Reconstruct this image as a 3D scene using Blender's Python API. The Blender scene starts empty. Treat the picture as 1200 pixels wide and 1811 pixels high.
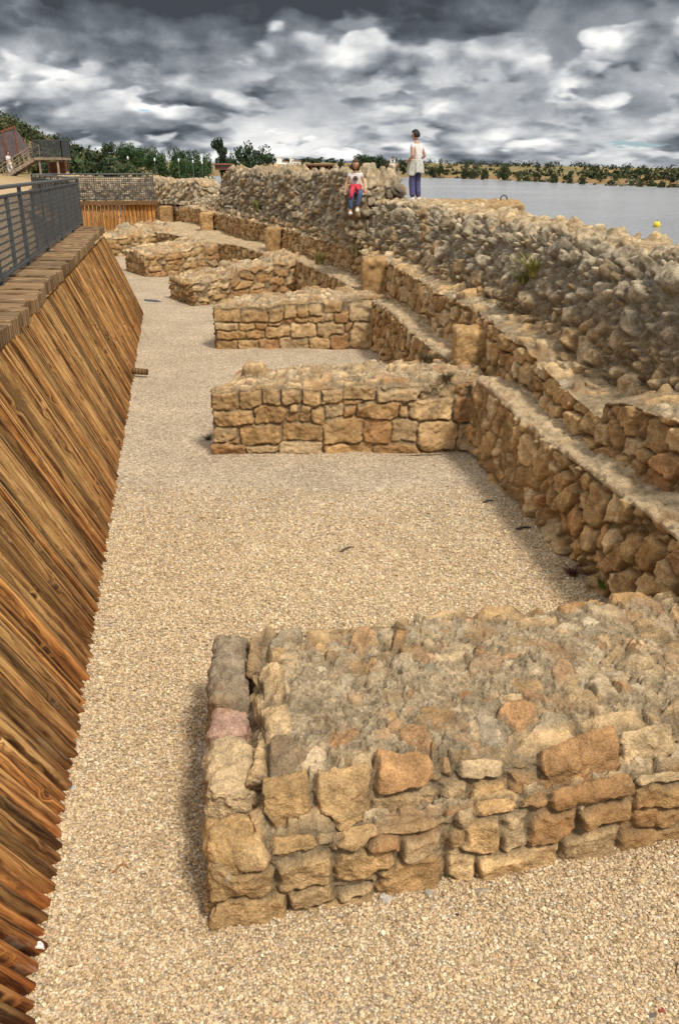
import bpy, bmesh, math, random
import numpy as np
from mathutils import Vector
R = math.radians
scene = bpy.context.scene
col = scene.collection

# ------------------------------------------------------------------ camera
H = 3.4
cam_d = bpy.data.cameras.new('camera'); cam = bpy.data.objects.new('camera', cam_d); col.objects.link(cam)
cam_d.sensor_fit = 'VERTICAL'; cam_d.sensor_height = 24.0; cam_d.lens = 24.0 * 1500 / 1811
cam_d.clip_start = .05; cam_d.clip_end = 30000
cam.location = (0, 0, H); cam.rotation_euler = (R(90) - math.atan(607 / 1500), 0, 0)
scene.camera = cam
# ------------------------------------------------------------------ light
SUN_EL, SUN_AZ = 54, 143           # azimuth clockwise from +Y (view direction): right and behind the camera
sd = bpy.data.lights.new('sun', 'SUN'); sun = bpy.data.objects.new('sun', sd); col.objects.link(sun)
sd.energy = 2.9; sd.angle = R(10); sd.color = (1, .91, .77)
sdir = Vector((math.sin(R(SUN_AZ)) * math.cos(R(SUN_EL)), math.cos(R(SUN_AZ)) * math.cos(R(SUN_EL)), math.sin(R(SUN_EL))))
sun.rotation_euler = sdir.to_track_quat('Z', 'Y').to_euler()
scene.view_settings.view_transform = 'Standard'; scene.view_settings.look = 'None'
scene.view_settings.exposure = 0.27; scene.view_settings.gamma = 1


class NT:
    """tiny node helper"""
    def __init__(s, nt): s.nt = nt
    def n(s, t, inp=None, **kw):
        nd = s.nt.nodes.new(t)
        for k, v in kw.items(): setattr(nd, k, v)
        for k, v in (inp or {}).items():
            if isinstance(v, bpy.types.NodeSocket): s.nt.links.new(v, nd.inputs[k])
            else: nd.inputs[k].default_value = v
        return nd
    def m(s, op, a, b=0.0, c=0.0, clamp=False):
        return s.n('ShaderNodeMath', {0: a, 1: b, 2: c}, operation=op, use_clamp=clamp).outputs[0]
    def mix(s, f, a, b, mode='MIX'):
        nd = s.n('ShaderNodeMix', {0: f, 6: a, 7: b}, data_type='RGBA', blend_type=mode)
        return nd.outputs[2]
    def ramp(s, f, stops, interp='LINEAR'):
        nd = s.n('ShaderNodeValToRGB', {0: f}); cr = nd.color_ramp; cr.interpolation = interp
        while len(cr.elements) < len(stops): cr.elements.new(.5)
        for e, (p, c) in zip(cr.elements, stops):
            e.position = p; e.color = (*c, 1) if len(c) == 3 else c
        return nd.outputs[0]
    def noise(s, vec, scale, detail=4, rough=.55, dist=0.0):
        return s.n('ShaderNodeTexNoise', {'Vector': vec, 'Scale': scale, 'Detail': detail, 'Roughness': rough, 'Distortion': dist}).outputs[0]
    def mr(s, v, a, b, c=0.0, d=1.0, smooth=True):
        return s.n('ShaderNodeMapRange', {0: v, 1: a, 2: b, 3: c, 4: d}, interpolation_type='SMOOTHSTEP' if smooth else 'LINEAR').outputs[0]


# ------------------------------------------------------------------ sky
world = bpy.data.worlds.new('World'); scene.world = world; world.use_nodes = True
world.node_tree.nodes.clear(); N = NT(world.node_tree)
gen = N.n('ShaderNodeTexCoord').outputs['Generated']
sky = N.n('ShaderNodeTexSky', sky_type='NISHITA', sun_disc=False, sun_elevation=R(SUN_EL), sun_rotation=R(SUN_AZ))
sx = N.n('ShaderNodeSeparateXYZ', {0: gen})
el = N.m('ARCSINE', sx.outputs[2]); elc = N.m('MAXIMUM', el, 0.0)
az = N.m('ARCTAN2', sx.outputs[0], sx.outputs[1])
lel = N.m('LOGARITHM', N.m('ADD', elc, .085), math.e)
def ccoord(sa, se, dv=0.0, seed=0.0):
    return N.n('ShaderNodeCombineXYZ', {0: N.m('MULTIPLY', az, sa), 1: N.m('ADD', N.m('MULTIPLY', lel, se), dv), 2: seed}).outputs[0]
def heap(sa, se, dv, seed):
    """density of one cloud layer: rolling noise plus cauliflower lumps with crinkled edges"""
    co = ccoord(sa, se, dv, seed)
    wn = N.n('ShaderNodeTexNoise', {'Vector': co, 'Scale': 3.1, 'Detail': 3.0, 'Roughness': .6}, noise_dimensions='2D').outputs['Color']
    off = N.n('ShaderNodeVectorMath', {0: wn, 1: (.5, .5, .5)}, operation='SUBTRACT').outputs[0]
    d = N.m('MULTIPLY', N.noise(co, 1.0, 5, .52, .1), 1.0)
    for sc, w_, k in ((2.3, .26, .34), (6.1, .13, .17)):
        p = N.n('ShaderNodeVectorMath', {0: off, 1: (k, k, k), 2: co}, operation='MULTIPLY_ADD').outputs[0]
        p = N.n('ShaderNodeVectorMath', {0: p, 1: (seed, seed, 0)}, operation='ADD').outputs[0]
        v = N.n('ShaderNodeTexVoronoi', {'Vector': p, 'Scale': sc}, feature='F1', voronoi_dimensions='2D').outputs['Distance']
        d = N.m('ADD', d, N.m('MULTIPLY', N.m('SUBTRACT', .45, v), w_))
    return d
fade = N.mr(el, R(11), R(20))
det = N.noise(ccoord(34, 9.5, 0, 1.1), 1.0, 8, .68, .1)
dt = N.m('MULTIPLY', N.m('SUBTRACT', det, .5), .36)
soft = N.noise(ccoord(3.0, 1.0, .4, 21.4), 1.0, 4, .55, .2)
val = N.m('ADD', N.m('ADD', .40, N.m('MULTIPLY', N.m('SUBTRACT', soft, .5), 1.8)), dt)
val = N.m('ADD', val, N.mr(el, R(3.5), R(.3), 0, .22))
glow = N.m('MULTIPLY', N.mr(N.m('ABSOLUTE', N.m('SUBTRACT', el, R(5.4))), R(2.6), 0.0), N.mr(N.m('ABSOLUTE', N.m('SUBTRACT', az, R(5))), R(13), 0.0))
val = N.m('ADD', val, N.m('MULTIPLY', glow, .26))
for (sa, se, dv, seed, th, base, gain, lo, hi) in ((7.4, 2.3, .18, 4.7, .42, .47, 2.9, R(-3), R(3.6)), (3.6, 1.35, .22, 12.3, .46, .37, 2.7, R(9.5), R(6.5)), (4.6, 1.7, .22, 52.3, .49, .31, 2.5, R(8.5), R(5.5)), (2.6, 1.2, .22, 33.1, .40, .17, 2.0, R(5.0), R(7.4))):
    d0, d1 = heap(sa, se, 0.0, seed), heap(sa, se, dv, seed)
    # how far this layer reaches up or down the sky
    thr = N.mr(el, lo, hi, 0.0 if lo < 0 else .25, .25 if lo < 0 else 0.0, smooth=False); thr = N.m('ADD', thr, th)
    if lo > hi: thr = N.m('ADD', N.mr(el, hi, lo, 0, .22), th)
    a = N.m('SUBTRACT', d0, thr)
    lay = N.m('ADD', N.m('ADD', base, N.m('MULTIPLY', N.m('SUBTRACT', d0, d1), gain)), N.m('ADD', dt, N.mr(a, .10, 0.0, 0, .12)))
    val = N.n('ShaderNodeMix', {0: N.mr(a, 0.0, .07), 2: val, 3: lay}, data_type='FLOAT').outputs[0]
top = N.mr(el, R(7.6), R(9.3)); val = N.m('SUBTRACT', val, N.m('MULTIPLY', N.m('MULTIPLY', top, N.m('SUBTRACT', 1.0, fade)), .14))
val = N.m('ADD', N.m('ADD', val, .03), N.m('MULTIPLY', fade, .58))
ccol = N.ramp(val, [(0.0, (.050, .058, .070)), (.22, (.12, .135, .155)), (.45, (.28, .30, .33)), (.68, (.54, .55, .56)), (1.0, (.97, .95, .91))])
cover = N.mr(N.m('ADD', N.noise(ccoord(5.5, 4.2, 0, 71.), 1.0, 6, .58, .2), N.mr(el, R(3.5), R(6), 0, .2)), .31, .36)
skyc = N.n('ShaderNodeVectorMath', {0: sky.outputs[0], 3: .10}, operation='SCALE').outputs[0]
skyc = N.n('ShaderNodeVectorMath', {0: skyc, 1: (.72, .95, 1.25)}, operation='MULTIPLY').outputs[0]     # clean blue gaps between the clouds
fin = N.mix(cover, skyc, ccol)
bg = N.n('ShaderNodeBackground', {'Color': fin, 'Strength': 1.0})
N.nt.links.new(bg.outputs[0], N.n('ShaderNodeOutputWorld').inputs[0])

# ------------------------------------------------------------------ helpers
def ssm(a, b, x):
    t = np.clip((np.asarray(x, float) - a) / (b - a), 0, 1); return t * t * (3 - 2 * t)
def _h(ix, iy, iz, seed):
    with np.errstate(over='ignore'):
        h = (ix.astype(np.int64) * 374761393 + iy.astype(np.int64) * 668265263 + iz.astype(np.int64) * 2147483647 + seed * 1274126177).astype(np.uint32)
        h ^= h >> np.uint32(13); h *= np.uint32(1274126177); h ^= h >> np.uint32(16); h *= np.uint32(2246822519); h ^= h >> np.uint32(13)
    return h
def hf(h, k=0):
    with np.errstate(over='ignore'):
        g = (h ^ np.uint32((k * 0x9E3779B9) & 0xFFFFFFFF)) * np.uint32(2654435761); g ^= g >> np.uint32(15); g *= np.uint32(2246822519); g ^= g >> np.uint32(13)
    return (g >> np.uint32(8)).astype(np.float32) / np.float32(1 << 24)
def vnoise(P, seed=0):
    P = np.asarray(P, np.float32); I = np.floor(P); F = P - I; I = I.astype(np.int64); U = F * F * F * (F * (F * 6 - 15) + 10)
    out = np.zeros(len(P), np.float32)
    for dx in (0, 1):
        wx = U[:, 0] if dx else 1 - U[:, 0]
        for dy in (0, 1):
            wy = U[:, 1] if dy else 1 - U[:, 1]
            for dz in (0, 1):
                wz = U[:, 2] if dz else 1 - U[:, 2]
                out += wx * wy * wz * hf(_h(I[:, 0] + dx, I[:, 1] + dy, I[:, 2] + dz, seed))
    return out * 2 - 1
def fbm(P, sc, octv=4, seed=0, gain=.5):
    P = np.asarray(P, np.float32) * np.float32(sc); o = 0; a = 1.0
    for i in range(octv):
        o = o + a * vnoise(P, seed + i * 17); P = P * 2.03 + 5.1; a *= gain
    return o
def cells(P, size, jit=(.75, .75, .35), seed=0, p=3, wvar=.22):
    """nearest stone of a jittered, row-shifted lattice: border distance (m), id hash, offset from stone centre (m)"""
    size = np.asarray(size, np.float32); X = np.asarray(P, np.float32) / size; n = len(X)
    F1 = np.full(n, 9., np.float32); F2 = F1.copy(); ID = np.zeros(n, np.uint32); Q = np.zeros((n, 3), np.float32)
    Z0 = np.floor(X[:, 2]).astype(np.int64)
    for dz in (-1, 0, 1):
        iz = Z0 + dz; hr = _h(iz, iz * 0 + 7, iz * 0, seed); s1 = hf(hr, 1); s2 = hf(hr, 2)
        x0 = np.floor(X[:, 0] - s1).astype(np.int64); y0 = np.floor(X[:, 1] - s2).astype(np.int64)
        for dx in (-1, 0, 1):
            for dy in (-1, 0, 1):
                ix, iy = x0 + dx, y0 + dy; h = _h(ix, iy, iz, seed)
                q = np.stack([X[:, 0] - (ix + .5 + s1 + jit[0] * (hf(h, 3) - .5)), X[:, 1] - (iy + .5 + s2 + jit[1] * (hf(h, 4) - .5)),
                              X[:, 2] - (iz + .5 + jit[2] * (hf(h, 5) - .5))], 1)
                a = np.abs(q)
                d = np.sqrt((a * a).sum(1)) if p == 2 else (a ** p).sum(1) ** (1 / p)
                d = d + (hf(h, 6) - .5) * wvar
                m = d < F1
                F2 = np.where(m, F1, np.minimum(F2, d)); F1 = np.where(m, d, F1); ID = np.where(m, h, ID); Q = np.where(m[:, None], q, Q)
    return (F2 - F1) * .5 * float(size.min()), ID, Q * size
def rect_cells(S, Zc, rects, p=5):
    """the same for an explicit list of stones (s0,s1,z0,z1) on a face"""
    n = len(S); F1 = np.full(n, 99., np.float32); F2 = F1.copy(); ID = np.zeros(n, np.int64); K = np.zeros(n, np.float32); Q = np.zeros((n, 3), np.float32)
    for i, (a, b, c, d) in enumerate(rects):
        cx, cz, hx, hz = (a + b) / 2, (c + d) / 2, (b - a) / 2, (d - c) / 2
        qx, qz = S - cx, Zc - cz
        # signed distance to a rounded rectangle, in metres
        r = min(hx, hz) * .45; ex, ez = np.abs(qx) - hx + r, np.abs(qz) - hz + r
        dd = np.sqrt(np.maximum(ex, 0) ** 2 + np.maximum(ez, 0) ** 2) + np.minimum(np.maximum(ex, ez), 0) - r
        m = dd < F1
        F2 = np.where(m, F1, np.minimum(F2, dd)); F1 = np.where(m, dd, F1); ID = np.where(m, i + 1, ID)
        Q = np.where(m[:, None], np.stack([qx, qx * 0, qz], 1), Q)
    bd = np.minimum((F2 - F1) * .5, np.maximum(-F1, -.012) + .02)
    return bd, _h(ID, ID * 0 + 3, ID * 0, 99), Q
def mk(name, V, F, mat, parent=None, attrs=None, smooth=True):
    """one mesh object from numpy vertex / face arrays"""
    me = bpy.data.meshes.new(name); V = np.asarray(V, float); q = parent
    while q is not None: V = V - np.array(q.location); q = q.parent      # meshes are written in world space
    V = np.asarray(V, np.float32)
    Fs = [np.asarray(f, np.int32) for f in (F if isinstance(F, list) else [F]) if len(f)]
    me.vertices.add(len(V)); me.vertices.foreach_set('co', V.ravel())
    nl = sum(f.size for f in Fs); npol = sum(len(f) for f in Fs)
    me.loops.add(nl); me.polygons.add(npol)
    me.loops.foreach_set('vertex_index', np.concatenate([f.ravel() for f in Fs]))
    tot = np.concatenate([np.full(len(f), f.shape[1], np.int32) for f in Fs]); st = np.concatenate([[0], np.cumsum(tot)[:-1]]).astype(np.int32)
    me.polygons.foreach_set('loop_start', st); me.polygons.foreach_set('loop_total', tot)
    me.polygons.foreach_set('use_smooth', np.full(npol, smooth, bool))
    for k, a in (attrs or {}).items():
        a = np.asarray(a, np.float32)
        if a.ndim == 1: me.attributes.new(k, 'FLOAT', 'POINT').data.foreach_set('value', a)
        elif k == 'Col':
            if a.shape[1] == 3: a = np.concatenate([a, np.ones((len(a), 1), np.float32)], 1)
            me.attributes.new(k, 'FLOAT_COLOR', 'POINT').data.foreach_set('color', a.ravel())
        else: me.attributes.new(k, 'FLOAT_VECTOR', 'POINT').data.foreach_set('vector', a.ravel())
    me.update(calc_edges=True); me.validate()
    if mat: me.materials.append(mat)
    o = bpy.data.objects.new(name, me); col.objects.link(o)
    if parent: o.parent = parent
    return o
def tag(o, label=None, cat=None, group=None, kind=None):
    for k, v in (('label', label), ('category', cat), ('group', group), ('kind', kind)):
        if v: o[k] = v
    return o
def thing(name, label, cat, loc=(0, 0, 0), group=None):
    o = bpy.data.objects.new(name, None); col.objects.link(o); o.location = loc; o.empty_display_size = .2
    return tag(o, label, cat, group)
def gridF(nr, nc):
    i = np.arange((nr - 1) * (nc - 1)); r, c = i // (nc - 1), i % (nc - 1); a = r * nc + c
    return np.stack([a, a + 1, a + nc + 1, a + nc], 1)
def lerp(a, b, t): return a + (b - a) * t
class MB:
    """collects boxes, bars and tubes into one mesh; vertices carry colour and texture coordinates"""
    def __init__(s): s.V, s.F4, s.F3, s.C, s.T, s.n = [], [], [], [], [], 0
    def add(s, V, F4=(), F3=(), c=(1, 1, 1), T=None):
        V = np.asarray(V, float); s.V.append(V); s.C.append(np.broadcast_to(np.asarray(c, float), V.shape).copy()); s.T.append(V if T is None else np.asarray(T, float))
        if len(F4): s.F4.append(np.asarray(F4) + s.n)
        if len(F3): s.F3.append(np.asarray(F3) + s.n)
        s.n += len(V)
    def hexa(s, P, c=(1, 1, 1), T=None):      # 4 bottom corners then 4 top corners
        s.add(P, [(0, 3, 2, 1), (4, 5, 6, 7), (0, 1, 5, 4), (1, 2, 6, 5), (2, 3, 7, 6), (3, 0, 4, 7)], c=c, T=T)
    def box(s, lo, hi, c=(1, 1, 1)):
        (a, b, d), (e, f, g) = lo, hi
        s.hexa([(a, b, d), (e, b, d), (e, f, d), (a, f, d), (a, b, g), (e, b, g), (e, f, g), (a, f, g)], c)
    def bar(s, p, q, w, h, c=(1, 1, 1), up=(0, 0, 1)):
        p, q = Vector(p), Vector(q); d = (q - p).normalized(); sd_ = d.cross(Vector(up))
        if sd_.length < 1e-4: sd_ = d.cross(Vector((0, 1, 0)))
        sd_.normalize(); u = sd_.cross(d)
        a, b = sd_ * w / 2, u * h / 2
        s.hexa([p - a - b, p + a - b, q + a - b, q - a - b, p - a + b, p + a + b, q + a + b, q - a + b], c)
    def tube(s, pts, rad, seg=8, c=(1, 1, 1)):
        pts = [Vector(p) for p in pts]; rad = rad if hasattr(rad, '__len__') else [rad] * len(pts); V = []
        for i, p in enumerate(pts):
            d = (pts[min(i + 1, len(pts) - 1)] - pts[max(i - 1, 0)]).normalized(); a = d.cross(Vector((.31, .2, .93)))
            if a.length < .05: a = d.cross(Vector((1, 0, 0)))
            a.normalize(); b = d.cross(a)
            for k in range(seg): t = 2 * math.pi * k / seg; V.append(p + (a * math.cos(t) + b * math.sin(t)) * rad[i])
        F = [(i * seg + k, i * seg + (k + 1) % seg, (i + 1) * seg + (k + 1) % seg, (i + 1) * seg + k) for i in range(len(pts) - 1) for k in range(seg)]
        V += [pts[0], pts[-1]]; m = len(pts) * seg; l = (len(pts) - 1) * seg
        s.add(V, F, [(m, (k + 1) % seg, k) for k in range(seg)] + [(m + 1, l + k, l + (k + 1) % seg) for k in range(seg)], c)
    def build(s, name, mat, parent=None, smooth=False):
        F = ([np.concatenate(s.F4)] if s.F4 else []) + ([np.concatenate(s.F3)] if s.F3 else [])
        return mk(name, np.concatenate(s.V), F, mat, parent, {'Col': np.concatenate(s.C), 'tc': np.concatenate(s.T)}, smooth)

# ------------------------------------------------------------------ materials
def mat(name):
    m = bpy.data.materials.new(name); m.use_nodes = True; m.node_tree.nodes.clear(); return m, NT(m.node_tree)
def finish(m, K, color, rough=.9, bump=None, bstr=.5, bdist=.01, metal=0.0, spec=.3, **kw):
    inp = {'Base Color': color, 'Roughness': rough, 'Metallic': metal, 'Specular IOR Level': spec}; inp.update(kw)
    b = K.n('ShaderNodeBsdfPrincipled', inp)
    if bump is not None:
        K.nt.links.new(K.n('ShaderNodeBump', {'Height': bump, 'Strength': bstr, 'Distance': bdist}).outputs[0], b.inputs['Normal'])
    K.nt.links.new(b.outputs[0], K.n('ShaderNodeOutputMaterial').inputs[0]); return m
def colattr(K, nm='Col'): return K.n('ShaderNodeAttribute', attribute_name=nm).outputs['Color']
def objco(K): return K.n('ShaderNodeTexCoord').outputs['Object']
def plain(name, c, rough=.7, var=.25, sc=20, metal=0.0, bstr=.3, bdist=.004, **kw):
    m, K = mat(name); v = K.noise(objco(K), sc, 5, .6)
    k = K.mr(v, .3, .7, 1 - var, 1 + var)
    cc = K.n('ShaderNodeVectorMath', {0: (*c,), 3: k}, operation='SCALE').outputs[0]
    return finish(m, K, cc, rough, v, bstr, bdist, metal, **kw)
def attrmat(name, rough=.8, var=.2, sc=30, bstr=.3, bdist=.004, **kw):
    m, K = mat(name); v = K.noise(objco(K), sc, 5, .62); k = K.mr(v, .3, .7, 1 - var, 1 + var)
    cc = K.n('ShaderNodeVectorMath', {0: colattr(K), 3: k}, operation='SCALE').outputs[0]
    return finish(m, K, cc, rough, v, bstr, bdist, **kw)
def stone_mat():
    m, K = mat('stone'); o = objco(K)
    n1 = K.noise(o, 9, 7, .66); n2 = K.noise(o, 70, 5, .7); n3 = K.noise(o, 2.2, 4, .6)
    sp = K.n('ShaderNodeTexVoronoi', {'Vector': o, 'Scale': 95.0}).outputs['Distance']
    k = K.m('MULTIPLY', K.mr(n1, .28, .72, .66, 1.32), K.mr(n2, .25, .75, .62, 1.34))
    cc = K.n('ShaderNodeVectorMath', {0: colattr(K), 3: k}, operation='SCALE').outputs[0]
    cc = K.mix(K.mr(n3, .52, .68, 0, .45), cc, (.30, .155, .06, 1), 'MIX')       # iron-brown staining of the granite
    lich = K.mr(K.noise(o, 5.5, 6, .7), .62, .70, 0, .5); cc = K.mix(lich, cc, (.50, .43, .31, 1))
    bh = K.m('ADD', K.m('MULTIPLY', n1, 1.2), K.m('ADD', K.m('MULTIPLY', n2, .7), K.m('MULTIPLY', sp, .4)))
    return finish(m, K, cc, .95, bh, .85, .014, spec=.15)
def rubble_mat():
    m, K = mat('weathered_rubble'); o = objco(K)
    n1 = K.noise(o, 8, 7, .68); n2 = K.noise(o, 55, 5, .7)
    k = K.m('MULTIPLY', K.mr(n1, .28, .72, .55, 1.4), K.mr(n2, .25, .75, .6, 1.4))
    cc = K.n('ShaderNodeVectorMath', {0: colattr(K), 3: k}, operation='SCALE').outputs[0]
    lich = K.mr(K.noise(o, 7, 6, .72), .56, .66, 0, .55); cc = K.mix(lich, cc, (.40, .37, .30, 1))
    dk = K.mr(K.noise(o, 3.5, 5, .7), .56, .70, 0, .45); cc = K.mix(dk, cc, (.075, .068, .055, 1))
    return finish(m, K, cc, .95, K.m('ADD', n1, K.m('MULTIPLY', n2, .6)), .9, .016, spec=.12)
def gravel_mat():
    m, K = mat('gravel'); o = objco(K)
    w = K.n('ShaderNodeVectorMath', {0: o, 1: (1, 1, .2)}, operation='MULTIPLY').outputs[0]
    v = K.n('ShaderNodeTexVoronoi', {'Vector': w, 'Scale': 62.0}, voronoi_dimensions='2D')
    v2 = K.n('ShaderNodeTexVoronoi', {'Vector': w, 'Scale': 34.0}, voronoi_dimensions='2D')
    rnd = K.n('ShaderNodeSeparateColor', {0: v.outputs['Color']}); rnd2 = K.n('ShaderNodeSeparateColor', {0: v2.outputs['Color']})
    c = K.ramp(rnd.outputs[0], [(0, (.34, .25, .165)), (.2, (.50, .385, .26)), (.55, (.62, .50, .355)), (.85, (.72, .605, .455)), (1, (.80, .71, .57))])
    k = K.mr(rnd2.outputs[1], 0, 1, .8, 1.16)
    big = K.mr(K.noise(o, .9, 5, .6), .3, .7, .88, 1.08)
    k = K.m('MULTIPLY', k, big)
    k = K.m('MULTIPLY', k, K.mr(v.outputs['Distance'], .25, .75, 1.05, .62))  # shade in the gaps between pebbles painted into the colour
    c = K.n('ShaderNodeVectorMath', {0: c, 3: k}, operation='SCALE').outputs[0]
    bh = K.m('SUBTRACT', K.m('MULTIPLY', rnd.outputs[1], .5), v.outputs['Distance'])
    bh = K.m('ADD', bh, K.m('MULTIPLY', K.noise(o, 5, 4, .6), 1.2))
    return finish(m, K, c, .95, bh, 1.0, .012, spec=.15)
def wood_mat(name, base_ramp, dark=.5):
    """planks: tc = (across + plank offset, along, plank number)"""
    m, K = mat(name); t = K.n('ShaderNodeAttribute', attribute_name='tc').outputs['Vector']
    warp = K.noise(K.n('ShaderNodeVectorMath', {0: t, 1: (7, 2.2, 3)}, operation='MULTIPLY').outputs[0], 1, 3, .5)
    kv = K.n('ShaderNodeTexVoronoi', {'Vector': K.n('ShaderNodeVectorMath', {0: t, 1: (6.5, 2.6, 5)}, operation='MULTIPLY').outputs[0], 'Scale': 1.0})
    knot = K.mr(kv.outputs['Distance'], .06, .26, 1, 0)
    s = K.n('ShaderNodeSeparateXYZ', {0: t})
    gx = K.m('ADD', K.m('MULTIPLY', s.outputs[0], 46), K.m('ADD', K.m('MULTIPLY', warp, 2.6), K.m('MULTIPLY', knot, 2.2)))
    ring = K.m('SINE', K.m('MULTIPLY', gx, 2.6))
    gv = K.n('ShaderNodeCombineXYZ', {0: gx, 1: K.m('MULTIPLY', s.outputs[1], 1.1), 2: s.outputs[2]}).outputs[0]
    grain = K.noise(gv, 1.6, 6, .65)
    fine = K.noise(K.n('ShaderNodeVectorMath', {0: t, 1: (260, 7, 9)}, operation='MULTIPLY').outputs[0], 1, 4, .6)
    f = K.m('ADD', K.m('MULTIPLY', grain, .75), K.m('ADD', K.m('MULTIPLY', ring, .07), K.m('MULTIPLY', fine, .25)))
    c = K.ramp(K.mr(f, .33, .69, smooth=False), base_ramp)
    c = K.mix(1.0, c, colattr(K), 'MULTIPLY')
    c = K.mix(K.mr(kv.outputs['Distance'], .05, .15, .85, 0), c, (.045, .022, .01, 1))
    patch = K.mr(K.noise(K.n('ShaderNodeVectorMath', {0: t, 1: (6, 1.3, 4.1)}, operation='MULTIPLY').outputs[0], 1, 5, .7), .54, .68, 0, dark)
    c = K.mix(patch, c, (.085, .036, .014, 1))
    grey = K.mr(K.noise(K.n('ShaderNodeVectorMath', {0: t, 1: (8, 1.8, 1.7)}, operation='MULTIPLY').outputs[0], 1, 4, .7), .60, .72, 0, .38)
    c = K.mix(grey, c, (.36, .30, .23, 1))
    return finish(m, K, c, .75, K.m('ADD', f, K.m('MULTIPLY', knot, -.3)), .7, .006, spec=.25)

M_STONE, M_RUB, M_GRAV = stone_mat(), rubble_mat(), gravel_mat()
M_WOOD = wood_mat('plank_wood', [(0, (.055, .026, .010)), (.3, (.22, .115, .042)), (.58, (.47, .275, .10)), (1, (.66, .435, .195))], .75)
M_SLEEP = wood_mat('sleeper_wood', [(0, (.07, .04, .02)), (.35, (.21, .125, .06)), (.65, (.36, .235, .12)), (1, (.52, .38, .22))], .35)
M_STEEL = plain('grey_steel', (.085, .093, .10), .5, .2, 12, .3)
M_PEB = attrmat('pebble', .9, .18, 160, .3, .002, spec=.2)
M_ATT = attrmat('painted', .8)
M_LEAF = attrmat('foliage', .75, .35, 3, 0.0, spec=.2)
M_BARK = plain('bark', (.09, .065, .045), .9, .4, 8)

OCH, PALE, RUST = np.array([.45, .29, .135]), np.array([.54, .40, .235]), np.array([.38, .215, .10])
GREY, DGREY, MORT = np.array([.40, .335, .235]), np.array([.255, .21, .15]), np.array([.40, .305, .19])
def palette(ID, stops, k=11):
    r = hf(ID, k); out = np.zeros((len(r), 3), np.float32); n = len(stops) - 1
    x = r * n; i = np.minimum(x.astype(int), n - 1); t = (x - i)[:, None]; S = np.array(stops)
    return S[i] * (1 - t) + S[i + 1] * t
def stonework(P, bd, ID, Q, joint=.03, depth=.05, prot=.03, tilt=.12, rough=.012, mortar=-1.0, seed=0, stops=(RUST, OCH, PALE, OCH), mcol=MORT, chip=.02):
    jcol = np.array(mcol) * (.55 if np.ndim(mortar) == 0 and mortar < -.5 else .85)
    """height of a stone-built surface and its colour. mortar: level the joints are filled to"""
    b2 = bd + chip * .5 * fbm(P, 14, 3, seed + 5)
    e = ssm(0, joint, b2)
    h = -depth * (1 - e) + prot * (hf(ID, 1) - .5) * e
    h = h + tilt * e * (Q[:, 0] * (hf(ID, 2) - .5) + Q[:, 1] * (hf(ID, 3) - .5) + Q[:, 2] * (hf(ID, 4) - .5))
    fac = fbm(P + hf(ID, 7)[:, None] * 9, 5.5, 3, seed + 1)
    h = h + e * rough * 1.6 * np.round(fac * 2.2) / 2.2 * .6 + e * rough * fac + rough * .6 * fbm(P, 26, 3, seed + 2)
    c = palette(ID, stops) * (.84 + .32 * hf(ID, 12))[:, None] * (1 + .2 * fbm(P, 7, 3, seed + 3))[:, None]
    st = e
    if np.ndim(mortar) or mortar > -.5:
        mh = mortar + .006 * fbm(P, 30, 3, seed + 4)
        k = ssm(-.004, .006, mh - h); h = np.maximum(h, mh); st = e * (1 - k)
    c = c * st[:, None] + (jcol * (1 + .2 * fbm(P, 22, 2, seed + 6))[:, None]) * (1 - st)[:, None]
    return h, c

def rbox(L, W, Hh, res, r):
    """dense rounded box (no bottom): local points, smooth outward normals, faces"""
    pts, fcs, n = [], [], 0
    def g(na, nb, f):
        nonlocal n
        a, b = np.meshgrid(np.linspace(0, 1, na), np.linspace(0, 1, nb), indexing='ij')
        pts.append(f(a.ravel(), b.ravel())); fcs.append(gridF(na, nb) + n); n += na * nb
    nl, nw, nh = [max(4, int(x / res)) for x in (L, W, Hh)]
    g(nl, nh, lambda a, b: np.stack([a * L, 0 * a, b * Hh], 1))
    g(nh, nl, lambda a, b: np.stack([b * L, 0 * a + W, a * Hh], 1))
    g(nh, nw, lambda a, b: np.stack([0 * a, b * W, a * Hh], 1))
    g(nw, nh, lambda a, b: np.stack([0 * a + L, a * W, b * Hh], 1))
    g(nl, nw, lambda a, b: np.stack([a * L, b * W, 0 * a + Hh], 1))
    P = np.concatenate(pts); F = np.concatenate(fcs)
    key = np.round(P / (res * .02)).astype(np.int64); _, idx, inv = np.unique(key, axis=0, return_index=True, return_inverse=True)
    P = P[idx]; F = inv.ravel()[F]
    lo = np.array([r, r, -9]); hi = np.array([L - r, W - r, Hh - r]); I = np.minimum(np.maximum(P, lo), hi); D = P - I
    ln = np.linalg.norm(D, axis=1, keepdims=True); Nn = D / np.maximum(ln, 1e-6)
    return I + Nn * r, Nn, F

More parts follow.
